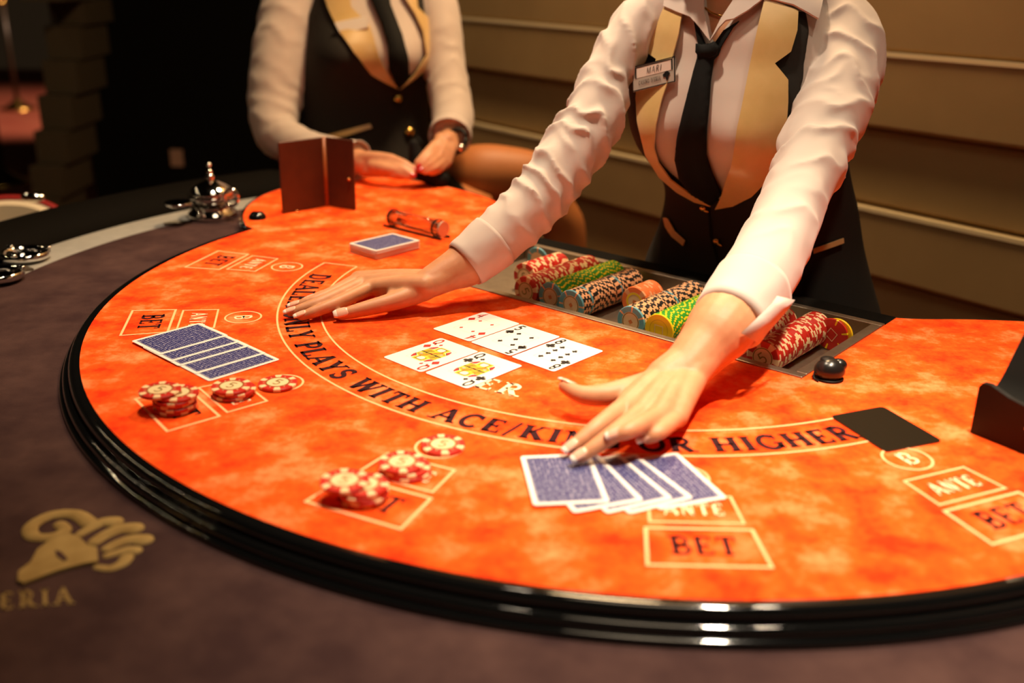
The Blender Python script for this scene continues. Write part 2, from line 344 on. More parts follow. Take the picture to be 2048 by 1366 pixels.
# ================================================================== setting
FL = struct(mk('floor', box((-1, 3.5, -0.025), (14, 18, 0.05)), CARPET))
struct(mk('ceiling', box((-1, 3.5, 3.125), (14, 18, 0.05)), DARK))
# panelled wall behind the dealers
WD = Vector((math.cos(math.radians(128)), math.sin(math.radians(128)), 0)); WN = Vector((-WD.y, WD.x, 0))
if WN.dot(CAMP) > 0 or True:
    W0 = OC + E2 * 0.98
    if WN.dot(Vector((0, 0, 0)) - W0) < 0: WN = -WN                 # towards the room
def wall_z(u, v):
    d = ray(u, v); t = (W0 - CAMP).dot(WN) / d.dot(WN); return CAMP.z + d.z * t
seams = [wall_z(1900, 113), wall_z(1900, 276), wall_z(1900, 444), wall_z(1900, 591)]
stp = (seams[0] - seams[3]) / 3
zz = sorted([seams[0] + stp * k for k in range(1, 20) if seams[0] + stp * k < 3.1] + seams + [seams[3] - stp * k for k in range(1, 20) if seams[3] - stp * k > 0] + [0.0, 3.1])
wa, wb = -2.2, 1.62
MW = axes(WD, WN, Vector((0, 0, 1)))
wall = struct(mk('wall_back', box(W0 + WD * ((wa + wb) / 2) - WN * 0.09 + Vector((0, 0, 1.55)), (wb - wa, 0.10, 3.1), MW), DARK))
for i in range(len(zz) - 1):
    zc = (zz[i] + zz[i + 1]) / 2
    k = sum(1 for s in seams if s > zc)            # seams above this board
    kk = k if 0 < k < 4 else (int(round((zc - seams[0]) / stp + 0.5)) % 2 + 0 if k == 0 else 4 + int(round((seams[3] - zc) / stp - 0.5)))
    proud = 0.022 if kk % 2 == 1 else 0.0
    o = mk('panel', box(W0 + WD * ((wa + wb) / 2) + WN * (proud / 2 - 0.02) + Vector((0, 0, zc)), (wb - wa, 0.04 + proud, zz[i + 1] - zz[i] - 0.003), MW), WALL, wall)
    b = o.modifiers.new('b', 'BEVEL'); b.width = 0.007; b.segments = 1
for sz_ in (seams[0], seams[2]):
    mk('trim_strip', box(W0 + WD * ((wa + wb) / 2) + WN * 0.0215 + Vector((0, 0, sz_ - 0.004)), (wb - wa, 0.006, 0.009), MW), mat('trim_glint_cream', (0.88, 0.74, 0.46), 0.45, spec=0.8), wall)  # non-metal cream: the trim's bright reflection is put into its colour
# dark partition and stepped column on the left
pc = pd(330, 200, 4.2)
wl = struct(mk('wall_left', box((pc.x + 0.22, pc.y + 0.35, 1.55), (1.37, 0.08, 3.1)), DARK))
t = thing('stepped_column', 'dark brown column of stacked stepped blocks behind the table at far left', 'column', (pd(130, 300, 4.05).x, pd(130, 300, 4.05).y, 0))
edges = [(165, 0), (157, 52), (151, 122), (141, 192), (133, 263), (123, 333), (114, 402), (106, 472)]
for i, (u, v) in enumerate(edges):
    v0 = v; v1 = edges[i + 1][1] if i + 1 < len(edges) else v + 70
    A = pd(u, v0, 4.05); B = pd(u, v1, 4.05); hh = A.z - B.z
    mk('block', box((A.x - 0.07, A.y + 0.15, (A.z + B.z) / 2), (0.14 - 0.003 * i, 0.3, hh - 0.004)), COLM, t)
bt = pd(106, 542, 4.05).z
mk('plinth', box((t.location.x - 0.06, t.location.y + 0.15, max(bt, 0.05) / 2), (0.24, 0.3, max(bt, 0.05))), COLM, t)
for k in range(4):
    zt = pd(165, 0, 4.05).z + 0.155 * k
    mk('block', box((pd(165, 0, 4.05).x - 0.07 + 0.02 * k, t.location.y + 0.15, zt + 0.077), (0.16, 0.3, 0.151)), COLM, t)
o = mk('wall_plate', box((pd(325, 332, 4.40).x, pc.y + 0.30, pd(325, 332, 4.40).z), (0.055, 0.012, 0.075)), mat('pale_plate', (0.35, 0.2, 0.14), 0.5)); tag(o, 'small pale plate low on the black partition beyond the chrome lidded dish', 'wall plate')

# ================================================================== card table
tbl = thing('card_table', 'curved casino card table with mottled orange felt and plum rail', 'table', (OC.x, OC.y, 0))
wing = [(-0.700, -0.105), (-0.755, -0.070), (-0.815, -0.015), (-0.868, 0.060), (-0.895, 0.150), (-0.890, 0.240), (-0.845, 0.315), (-0.760, 0.350), (-0.650, 0.350), (-0.545, 0.330), (-0.450, 0.285), (-0.372, 0.232), (-0.318, 0.185), (-0.292, 0.168)]
wing = spline(wing, 4)
RF = 0.675
arc_pts = [(RF * math.cos(math.radians(a)), RF * math.sin(math.radians(a))) for a in [-170.5 + 161 * k / 90 for k in range(91)]]
outline = list(reversed(wing)) + arc_pts + [(-x, y) for x, y in wing] + [(0.292, -0.105), (-0.292, -0.105)]
felt = mk('felt_top', prism(outline, T, 0.020), FELT, tbl)
bead = [(RF - 0.004, -0.0005)]
for cR, cz, r_, a0, a1 in ((0.681, -0.006, 0.0065, 110, -40), (0.6895, -0.0155, 0.005, 80, -30), (0.695, -0.0225, 0.0038, 70, -60)):
    for k in range(9):
        a = math.radians(a0 + (a1 - a0) * k / 8); bead.append((cR + r_ * math.cos(a), cz + r_ * math.sin(a)))
bead += [(0.698, -0.03), (RF - 0.004, -0.03)]
rim = mk('lacquered_rim', ring(bead, -170.5, -9.5, 220), LACQ, tbl); autosmooth(rim, 50); rim['label'] = 'stepped glossy black rim'
for sgn in (-1, 1):
    pts = [(x * -sgn, y) for x, y in wing]
    P = [T(x, y, -0.006) for x, y in pts]
    mk('edge_trim', tube(P, 0.0065, 10), LACQ, tbl, smooth=True)
    V = []; F = []
    for i, (x, y) in enumerate(pts):
        V += [T(x, y, -0.004), T(x, y, -0.06)]
        if i: F.append((2 * i - 2, 2 * i, 2 * i + 1, 2 * i - 1))
    o = mk('edge_skirt', (V, F), LACQ, tbl, smooth=True); sm = o.modifiers.new('s', 'SOLIDIFY'); sm.thickness = 0.004
mk('dealer_edge', box(T(0, 0.152, -0.015), (0.60, 0.034, 0.03), axes(E1, E2, Vector((0, 0, 1)))), LEATH, tbl)
mk('rail_felt', ring([(0.60, -0.025), (0.888, -0.025), (0.888, -0.05), (0.60, -0.05)], -192, 12, 160), PURPLE, tbl)
mk('rail_strip', ring([(0.888, -0.0245), (0.956, -0.0245), (0.956, -0.05), (0.888, -0.05)], -192, 12, 160), GREYM, tbl)
arm = [(0.956, -0.03)] + [(1.025 + 0.069 * math.cos(math.radians(a)), -0.03 + 0.040 * math.sin(math.radians(a))) for a in range(170, -91, -10)] + [(0.956, -0.07)]
autosmooth(mk('armrest', ring(arm, -195, 15, 160), LEATH, tbl), 60)
mk('apron', ring([(0.86, -0.05), (0.88, -0.05), (0.88, -0.22), (0.86, -0.22)], -190, 10, 80), DARK, tbl)
mk('pedestal', lathe([(0.34, 0.0), (0.34, 0.04), (0.18, 0.06), (0.16, 0.70), (0.30, 0.79)], 32, tuple(T(0, -0.35)[:2]) + (0,)), LEATH, tbl)
mk('under_board', prism([(0.86 * math.cos(math.radians(a)), 0.86 * math.sin(math.radians(a))) for a in range(-190, 11, 5)], T, 0.02, -0.052), DARK, tbl)
knob = T(-0.700, -0.100, 0)
mk('rim_knob', lathe([(0.0, 0.012), (0.010, 0.011), (0.0145, 0.006), (0.016, -0.004), (0.014, -0.02), (0.014, -0.026)], 20, px(515, 437, 0.0)), LACQ, tbl, smooth=True)

# ---- printing on the felt
PZ = 0.0005
def arc_map(R0, sc, a_mid, width, z=PZ, sx=None):
    sx = sx or sc
    def f(x, y): return pol(R0 - y * sc, a_mid + math.degrees((x - width / 2) * sx / (R0 - 0.5 * sc)), z)
    return f
def arcline(R, a0, a1, w, n=90): return [[(R - w / 2, a0 + (a1 - a0) * i / n), (R + w / 2, a0 + (a1 - a0) * i / n), (R + w / 2, a0 + (a1 - a0) * (i + 1) / n), (R - w / 2, a0 + (a1 - a0) * (i + 1) / n)] for i in range(n)]
ply = arcline(0.456, -159, -21, 0.0024) + arcline(0.403, -159, -21, 0.0024) + [[(0.403, a - 0.2), (0.456, a - 0.2), (0.456, a + 0.1), (0.403, a + 0.1)] for a in (-159, -20.9)]
mk('arc_band_line', flat(ply, lambda R, a: pol(R, a, PZ)), PRW, felt, fix=False)
words = 'DEALER ONLY PLAYS WITH ACE/KING OR HIGHER'
pl, wd = text_polys(words, gap=0.10)
span = 125.0; sx = math.radians(span) * 0.433 / wd
for wd_word, i0 in [(x, None) for x in words.split(' ')]:
    pos = words.index(wd_word) if wd_word != 'OR' else words.index(' OR ') + 1
    pre, wpre = text_polys(words[:pos], gap=0.10) if pos else ([], 0)
    off = wpre + (0.10 if pos else 0)
    pw, _ = text_polys(wd_word, gap=0.10, bold=1.22)
    mk('lettering', flat([[(x + off, y) for x, y in q] for q in pw], lambda x, y: pol(0.4475 - y * 0.029, -152 + math.degrees(x * sx / 0.433), PZ)), PRB, felt, fix=False)
pl, wd = text_polys('DEALER', gap=0.2, bold=1.1)
mk('lettering', flat(pl, arc_map(0.361, 0.029, -88.2, wd, sx=0.0275)), PRC, felt, fix=False)
def rect_lines(R0, R1, ha, a, w):
    c = (R0 + R1) / 2; hw = math.radians(ha) * c; P0 = [(-hw * R0 / c, R0), (hw * R0 / c, R0), (hw * R1 / c, R1), (-hw * R1 / c, R1)]
    ctr = (0, c); out = []
    ins = [(x - math.copysign(w, x), y + (w if y < c else -w)) for x, y in P0]
    for i in range(4): j = (i + 1) % 4; out.append([P0[i], P0[j], ins[j], ins[i]])
    ar = math.radians(a)
    # tangent direction increases with angle
    return flat(out, lambda x, y: T(y * math.cos(ar) - x * math.sin(ar), y * math.sin(ar) + x * math.cos(ar), PZ))
def radial_text(s, R0, h, wid, a, m_, z=PZ, serif=False, bold=1.0):
    p_, w_ = text_polys(s, serif, 0.1, bold); ar = math.radians(a); k = wid / w_
    return mk('lettering', flat(p_, lambda x, y: T((R0 - y * h) * math.cos(ar) - (x - w_ / 2) * k * math.sin(ar), (R0 - y * h) * math.sin(ar) + (x - w_ / 2) * k * math.cos(ar), z)), m_, felt, fix=False)
for a in (-154.6, -128.8, -102.6, -76.3, -50.7, -26.0):
    mk('bet_box', rect_lines(0.580, 0.635, 4.25, a, 0.0028), PRW, felt, fix=False)
    mk('ante_box', rect_lines(0.528, 0.573, 3.85, a, 0.0024), PRW, felt, fix=False)
    ar = math.radians(a); c = (0.497 * math.cos(ar), 0.497 * math.sin(ar)); n = 40; q = []
    for i in range(n):
        a0, a1 = 2 * math.pi * i / n, 2 * math.pi * (i + 1) / n
        q.append([(c[0] + r_ * math.cos(t_), c[1] + r_ * math.sin(t_)) for r_, t_ in ((0.0205, a0), (0.0228, a0), (0.0228, a1), (0.0205, a1))])
    mk('bonus_ring', flat(q, lambda x, y: T(x, y, PZ)), PRW, felt, fix=False)
    radial_text('BET', 0.6185, 0.026, 0.052, a, PRB, serif=True, bold=1.0)
    radial_text('ANTE', 0.560, 0.019, 0.050, a, PRC, bold=1.05)
    radial_text('B', 0.5075, 0.021, 0.016, a, PRC, bold=0.9)

# ---- gold ram emblem and lettering embroidered on the rail
def ram_geo(zf):
    U = lambda u, v: (u, v)
    cur = []
    def fat(pts, r0, r1, h=0.004):
        pts = spline(pts, 4); n = len(pts); P = [zf(u, v) for u, v in pts]
        R = [r0 + (r1 - r0) * i / (n - 1) for i in range(n)]
        V, F = tube(P, R, 10); L = TZ - 0.025
        return [Vector((v.x, v.y, L + max(0.0, (v.z - L)) * 0.45)) for v in V], F
    g = []
    g.append(fat([(178, 1047), (150, 1030), (100, 1033), (62, 1055), (68, 1075), (105, 1075), (130, 1062), (120, 1050)], 0.0075, 0.0055))
    g.append(fat([(160, 1070), (180, 1058), (205, 1046), (228, 1045)], 0.0045, 0.008))
    g.append(fat([(190, 1085), (210, 1072), (240, 1060), (268, 1058)], 0.006, 0.0085))
    g.append(fat([(215, 1098), (240, 1086), (265, 1080), (288, 1081)], 0.005, 0.008))
    g.append(fat([(215, 1112), (235, 1106), (255, 1101), (270, 1102)], 0.004, 0.006))
    g.append(fat([(195, 1135), (220, 1138), (245, 1128), (253, 1117)], 0.0035, 0.006))
    head = [(140, 1072), (160, 1080), (175, 1095), (195, 1100), (197, 1128), (170, 1132), (120, 1145), (80, 1160), (48, 1172), (36, 1166), (38, 1148), (62, 1130), (75, 1105), (100, 1085)]
    V, F = prism([(TL(zf(*q))[0], TL(zf(*q))[1]) for q in head], T, 0.003, -0.0222)
    g.append((V, F)); return join(*g)
o = mk('ram_emblem', ram_geo(lambda u, v: px(u, v, -0.025)), GOLDP, tbl); o['label'] = 'gold embroidered ram head emblem'
eye = [(110, 1100), (122, 1103), (136, 1118), (128, 1122), (113, 1112)]
mk('emblem_eye', prism([(TL(px(u, v, -0.022))[0], TL(px(u, v, -0.022))[1]) for u, v in eye], T, 0.001, -0.0217), PURPLE, tbl)
pl, wd = text_polys('IVERIA', gap=0.25)
p0 = px(-75, 1226, -0.0245); p1 = px(146, 1207, -0.0245); up_ = px(35, 1180, -0.0245) - px(35, 1214, -0.0245)
mk('rail_lettering', flat(pl, lambda x, y: p0 + (p1 - p0) * (x / wd) + up_ * y), GOLDP, tbl, fix=False)

# ================================================================== chip tray
tray = thing('chip_tray', 'brushed steel chip tray sunk into the felt before the standing dealer', 'chip tray', T(0, 0.0125, -0.03))
MT = axes(E1, E2, Vector((0, 0, 1)))
ta, tb, tc0, tc1 = -0.292, 0.292, -0.105, 0.130
def tb_(a0, a1, b0, b1, z0, z1): return box(T((a0 + a1) / 2, (b0 + b1) / 2, (z0 + z1) / 2), (a1 - a0, b1 - b0, z1 - z0), MT)
mk('tray_floor', tb_(ta + 0.004, tb - 0.004, tc0 + 0.004, tc1 - 0.004, -0.029, -0.0225), STEEL, tray)
for nm, g in (('front', tb_(ta, tb, tc0, tc0 + 0.012, -0.029, 0.0018)), ('back', tb_(ta, tb, tc1 - 0.012, tc1, -0.029, 0.0018)), ('l', tb_(ta, ta + 0.013, tc0 + 0.012, tc1 - 0.012, -0.029, 0.0018)), ('r', tb_(tb - 0.013, tb, tc0 + 0.012, tc1 - 0.012, -0.029, 0.0018))):
    o = mk('tray_wall', g, STEEL, tray); b = o.modifiers.new('b', 'BEVEL'); b.width = 0.0012; b.segments = 2

# ================================================================== chips
CRAD, CTH = 0.0200, 0.0033
def chip_mesh(name, base, spot, inlay, nsp, duty=0.5, seg=48):
    """one chip as a single mesh: grooved edge with coloured inserts and a printed centre"""
    V = []; F = []; MI = []
    rr = [(0.0128, CTH), (CRAD - 0.0006, CTH), (CRAD, CTH - 0.0006), (CRAD, 0.0006), (CRAD - 0.0006, 0), (0.0128, 0)]
    n = len(rr)
    for i in range(seg):
        a = 2 * math.pi * i / seg
        for r, z in rr: V.append((r * math.cos(a), r * math.sin(a), z))
    per = seg / nsp
    for i in range(seg):
        j = (i + 1) % seg; s = 1 if ((i % per) / per) < duty else 0
        for k in range(n - 1):
            F.append((i * n + k, j * n + k, j * n + k + 1, i * n + k + 1)); MI.append(s)
    F.append(tuple(i * n for i in range(seg))); MI.append(2)
    F.append(tuple(i * n + n - 1 for i in range(seg))[::-1]); MI.append(2)
    return me(name, V, F, [base, spot, inlay], False, MI)
M_RED = chip_mesh('red_chip', C_RED, C_CREAM, C_CREAM, 6, 0.27)
M_GRN = chip_mesh('green_chip', C_GREEN, C_YEL, C_CREAM, 16, 0.3)
M_BLK = chip_mesh('black_chip', C_BLACK, C_PEACH, C_CREAM, 12, 0.5)
M_BLU = chip_mesh('blue_chip', C_BLUE, C_PEACH, C_CREAM, 6, 0.10)
M_YEL = chip_mesh('yellow_chip', C_YEL, C_YEL, C_YEL, 6, 0.2)
M_ORG = chip_mesh('orange_chip', C_ORANGE, C_PEACH, C_CREAM, 4, 0.25)
def disc(r, z, n=32): return [Vector((r * math.cos(2 * math.pi * i / n), r * math.sin(2 * math.pi * i / n), z)) for i in range(n)], [tuple(range(n))]
def annul(r0, r1, z, n=32, sx=1.0):
    V = []; F = []
    for i in range(n):
        a = 2 * math.pi * i / n; V += [Vector((r0 * math.cos(a), r0 * math.sin(a), z)), Vector((r1 * math.cos(a), r1 * math.sin(a), z))]
    for i in range(n): j = (i + 1) % n; F.append((2 * i, 2 * i + 1, 2 * j + 1, 2 * j))
    return V, F
p5, w5 = text_polys('5', False, 0.1, 0.9)
INL = me('inlay', *disc(0.0119, CTH + 0.0001), C_CREAM); RNG = me('inlay_ring', *annul(0.0110, 0.0122, CTH + 0.0002), C_GOLD)
NUM5 = me('numeral', *flat(p5, lambda x, y: Vector(((x - w5 / 2) * 0.012, (y - 0.5) * 0.013, CTH + 0.0003))), C_GOLD)
SPOTM = mat('suit_print', (0.65, 0.20, 0.05), 0.5); PIPM = me('suit_print', *flat([[(0.0032, 0), (0, 0.0036), (-0.0032, 0), (0, -0.0036)]], lambda x, y: Vector((x, y, CTH + 0.0003))), SPOTM)
DIAM = me('diamond_print', *flat([[(0.008, 0), (0, 0.009), (0, 0.0078), (0.0069, 0)], [(-0.008, 0), (-0.0069, 0), (0, 0.0078), (0, 0.009)], [(-0.008, 0), (0, -0.009), (0, -0.0078), (-0.0069, 0)], [(0.008, 0), (0.0069, 0), (0, -0.0078), (0, -0.009)]], lambda x, y: Vector((x, y, CTH + 0.0003))), C_CREAM)
RNGY = me('moulded_ring', *annul(0.0125, 0.0131, CTH + 0.0002), mat('ring_shade', (0.55, 0.36, 0.01), 0.4)); RNGO = me('inlay_ring', *annul(0.0098, 0.0124, CTH + 0.0002), C_YEL)
def link(name, data, parent):
    o = bpy.data.objects.new(name, data); COL.objects.link(o); o.parent = parent; return o
def edge_spot_mesh():
    V = []; F = []; n = 5; r = CRAD + 0.00012; prof = [(0.0135, CTH + 0.0001), (r - 0.0006, CTH + 0.0001), (r, CTH - 0.0006), (r, 0.0006), (r - 0.0006, -0.0000)]
    for i in range(n + 1):
        a = math.radians(-10.5 + 21 * i / n)
        for q, z in prof: V.append((q * math.cos(a), q * math.sin(a), z))
    m_ = len(prof)
    for i in range(n):
        for k in range(m_ - 1): F.append((i * m_ + k, (i + 1) * m_ + k, (i + 1) * m_ + k + 1, i * m_ + k + 1))
    return me('edge_spot', V, F, C_CREAM)
ESM = edge_spot_mesh(); TICK = me('tick', *flat([[(0.0128, -0.0004), (0.0150, -0.0004), (0.0150, 0.0004), (0.0128, 0.0004)]], lambda x, y: Vector((x, y, CTH + 0.00015))), C_CREAM)
M_REDP = chip_mesh('chip_body', C_RED, C_RED, C_RED, 6, 0.3)
def table_chip(P, z, rot, label, group, numeral=True):
    """full casino chip with its own body, six edge spots, ticks, inlay, ring and numeral"""
    c = thing('casino_chip', label, 'casino chip', (P.x, P.y, TZ + 0.0006 + z), group); c.rotation_euler = (0, 0, rot)
    link('chip_body', M_REDP, c)
    for k in range(6):
        s = link('edge_spot', ESM, c); s.rotation_euler = (0, 0, math.radians(60 * k))
    if numeral:
        i = link('inlay', INL, c); link('inlay_ring', RNG, i); link('numeral', NUM5, i)
        for k in range(6): s = link('tick', TICK, c); s.rotation_euler = (0, 0, math.radians(60 * k + 30))
    return c
random.seed(3)
def stack(u, v, offs, place, group):
    P = px(u, v); n = len(offs)
    for k, (dx, dy) in enumerate(offs):
        nm = ['bottom', 'second', 'third', 'fourth', 'fifth', 'sixth'][k]
        lab = ('top red chip of the %s' % place) if k == n - 1 else ('%s red chip up in the %s' % (nm, place)).replace('bottom red chip up', 'bottom red chip')
        if n == 1: lab = 'single red and cream chip %s' % place
        table_chip(P + Vector((dx, dy, 0)), k * CTH, random.uniform(0, 1.0) if k < n - 1 else -0.35, lab, group, k >= n - 2)
stack(351, 818, [(0, 0), (0.001, 0), (-0.001, 0.001), (0.0015, 0.0), (0.003, 0.002), (-0.0135, 0.001)], 'tall leaning stack below the left fan', 'chips on the betting spots')
stack(466, 790, [(0, 0), (0.003, 0.0015), (-0.001, 0.0005)], 'short ante stack below the left fan', 'chips on the betting spots')
stack(556, 771, [(0, 0)], 'on the bonus ring below the left card fan', 'chips on the betting spots')
stack(722, 998, [(0.002, 0.001), (0.003, 0.0), (0.001, 0.0), (0.003, 0.001), (-0.013, 0.001)], 'blurred stack nearest the rim', 'chips on the betting spots')
stack(812, 945, [(0.002, -0.001), (0.001, 0.0), (-0.0035, 0.001)], 'middle front stack', 'chips on the betting spots')
stack(886, 895, [(0, 0)], 'on the bonus ring beside the word ACE', 'chips on the betting spots')
# chips lying in the tray: every roll runs away from the players
ZR = -0.0224 + CRAD
def roll_chip(mesh, e1, e2, rot, label, group, tilt=0.0, z=ZR):
    o = bpy.data.objects.new(mesh.name, mesh); COL.objects.link(o)
    # chip axis (+z, its face) looks towards the players (-E2)
    X, Z = E1, -E2; Y = Z.cross(X)
    R = axes(X, Y, Z) @ Matrix.Rotation(tilt, 3, 'X') @ Matrix.Rotation(rot, 3, 'Z')
    Mx = R.to_4x4(); Mx.translation = T(e1, e2, z); o.matrix_world = Mx
    return tag(o, label, 'casino chip', group)
random.seed(11)
def nth(k): return '%d%s' % (k, 'th' if 10 <= k % 100 <= 20 else {1: 'st', 2: 'nd', 3: 'rd'}.get(k % 10, 'th'))
def roll(e1, e2, n, mesh, desc, front=None, mix=None):
    for k in range(n):
        ms = mesh; lab = desc % nth(k + 1)
        if k == 0 and front: ms, lab = front
        elif mix and k in mix: ms, lab = mix[k]
        o = roll_chip(ms, e1 + random.uniform(-0.0006, 0.0006), e2 + k * (CTH + 0.00008) + CTH, random.uniform(0, 6.28), lab, 'chips in the steel tray')
        if k == 0:
            o.data = o.data
            if ms is M_RED: i = link('inlay', INL, o); link('inlay_ring', RNG, i); link('numeral', NUM5, i); o.rotation_euler = o.rotation_euler
            elif ms is M_BLU: link('inlay_ring', RNG, o); link('suit_print', PIPM, o)
            elif ms is M_YEL: link('moulded_ring', RNGY, o); link('diamond_print', DIAM, o)
            elif ms is M_ORG: link('inlay_ring', RNGO, o); link('suit_print', PIPM, o)
roll(-0.172, -0.012, 24, M_RED, 'red and cream chip, %s from the front of the leftmost roll in the tray')
roll(-0.129, -0.062, 44, M_RED, 'red and cream chip, %s from the front of the roll left of the green chips', (M_RED, 'red five chip facing out at the front of the left red roll'))
roll(-0.088, -0.060, 44, M_GRN, 'green and yellow chip, %s from the front of the left green roll', (M_BLU, 'leftmost blue chip with cream centre facing out in the tray'))
roll(-0.0465, -0.068, 42, M_BLK, 'black and peach chip, %s from the front of the roll left of the orange chips', (M_BLU, 'blue chip fronting the black and peach roll left of the orange chips'), {6: (M_BLU, 'thin blue chip near the front of the left black roll'), 26: (M_BLU, 'thin blue chip midway along the left black roll')})
roll(0.006, 0.0, 13, M_ORG, 'orange chip, %s from the front of the short roll between the black rolls', (M_ORG, 'front orange chip with cream centre between the black rolls'))
roll(0.048, -0.070, 44, M_BLK, 'black and peach chip, %s from the front of the roll beside the yellow chip', (M_BLU, 'blue chip facing out beside the yellow chip in the tray'), {24: (M_BLU, 'thin blue chip midway along the roll beside the yellow chip')})
roll(0.090, -0.072, 40, M_GRN, 'green and yellow chip, %s from the front of the roll behind the yellow chip', (M_YEL, 'plain yellow chip with moulded diamond facing out of the tray'))
roll(0.133, -0.060, 6, M_ORG, 'orange chip, %s from the front of the roll half hidden by the wrist')
roll(0.187, -0.050, 34, M_RED, 'red and cream chip, %s from the front of the roll under the open cuff')
roll(0.229, -0.072, 42, M_RED, 'red and cream chip, %s from the front of the rightmost tray roll', (M_RED, 'red five chip facing out at the front of the rightmost roll'))
roll_chip(M_BLU, -0.213, 0.072, 0.4, 'lone blue chip leaning against the back of the tray at left', 'chips in the steel tray', 0.12)
o = roll_chip(M_YEL, 0.2588, 0.064, 0.4, 'lone yellow chip standing behind a red one by the tray corner', 'chips in the steel tray')
o = roll_chip(M_RED, 0.2545, 0.060, 0.2, 'lone red chip standing upright by the right corner of the tray', 'chips in the steel tray')
o.data = chip_mesh('red_chip', C_RED, C_YEL, C_RED, 6, 0.12); link('diamond_print', DIAM, o)

# ================================================================== playing cards
CL, CW, CT = 0.088, 0.063, 0.00032
def card_outline(r=0.0034):
    o = []
    for cx, cy, a0 in ((CW / 2 - r, CL / 2 - r, 0), (-CW / 2 + r, CL / 2 - r, 90), (-CW / 2 + r, -CL / 2 + r, 180), (CW / 2 - r, -CL / 2 + r, 270)):
        for k in range(5): a = math.radians(a0 + 22.5 * k); o.append((cx + r * math.cos(a), cy + r * math.sin(a)))
    return o
_co = card_outline(); n_ = len(_co)
CARDM = me('card_stock', [(x, y, 0) for x, y in _co] + [(x, y, CT) for x, y in _co], [tuple(range(n_))[::-1], tuple(range(n_, 2 * n_))] + [(i, (i + 1) % n_, n_ + (i + 1) % n_, n_ + i) for i in range(n_)], CARDW)
bw = 0.0048
BACKM = me('back_print', [(-CW / 2 + bw, -CL / 2 + bw, CT + 5e-5), (CW / 2 - bw, -CL / 2 + bw, CT + 5e-5), (CW / 2 - bw, CL / 2 - bw, CT + 5e-5), (-CW / 2 + bw, CL / 2 - bw, CT + 5e-5)], [(0, 1, 2, 3)], BACK)
def fr_lines(hx, hy, w_): return [[(-hx, -hy), (hx, -hy), (hx, -hy + w_), (-hx, -hy + w_)], [(-hx, hy - w_), (hx, hy - w_), (hx, hy), (-hx, hy)], [(-hx, -hy), (-hx + w_, -hy), (-hx + w_, hy), (-hx, hy)], [(hx - w_, -hy), (hx, -hy), (hx, hy), (hx - w_, hy)]]
FRM = me('back_line', *flat(fr_lines(CW / 2 - 0.0040, CL / 2 - 0.0040, 0.0004), lambda x, y: Vector((x, y, CT + 5e-5))), mat('line_blue', (0.05, 0.05, 0.2), 0.5))
def base_card(P, ang, z, label, group):
    """ang = direction of the card's long axis in the world"""
    c = thing('playing_card', label, 'playing card', (P.x, P.y, TZ + 0.0006 + z), group); c.rotation_euler = (0, 0, ang - math.pi / 2)
    link('card_stock', CARDM, c); return c
def back_card(P, ang, z, label, group):
    c = base_card(P, ang, z, label, group); link('back_print', BACKM, c); link('back_line', FRM, c); return c
def suit(kind, cx, cy, s, flip=False):
    f = -1 if flip else 1; out = []
    if kind == 'd': out = [[(0.42, 0), (0, 0.55), (-0.42, 0), (0, -0.55)]]
    else:
        stem = [(-0.05, 0.05), (-0.2, -0.55), (0.2, -0.55), (0.05, 0.05)]
        if kind == 's':
            out = [[(0, 0.6), (-0.46, 0.02), (0.46, 0.02)], arcp(-0.23, -0.06, 0.24, 0.24, 0, 360, 14)[:-1], arcp(0.23, -0.06, 0.24, 0.24, 0, 360, 14)[:-1], stem]
        else:
            out = [arcp(0, 0.3, 0.25, 0.25, 0, 360, 14)[:-1], arcp(-0.27, -0.08, 0.25, 0.25, 0, 360, 14)[:-1], arcp(0.27, -0.08, 0.25, 0.25, 0, 360, 14)[:-1], stem]
    return [[(cx + f * x * s, cy + f * y * s) for x, y in p] for p in out]
zc = lambda x, y: Vector((x, y, CT + 6e-5)); zc2 = lambda x, y: Vector((x, y, CT + 1.1e-4)); zc3 = lambda x, y: Vector((x, y, CT + 1.6e-4))
def glyph(s, cx, cy, h, wk, flip=False):
    p_, w_ = text_polys(s, True, 0.1, 1.45); f = -1 if flip else 1
    return [[(cx + f * (x - w_ / 2) * h * wk, cy + f * (y - 0.5) * h) for x, y in q] for q in p_]
def rot(p): return [(-x, -y) for x, y in p]
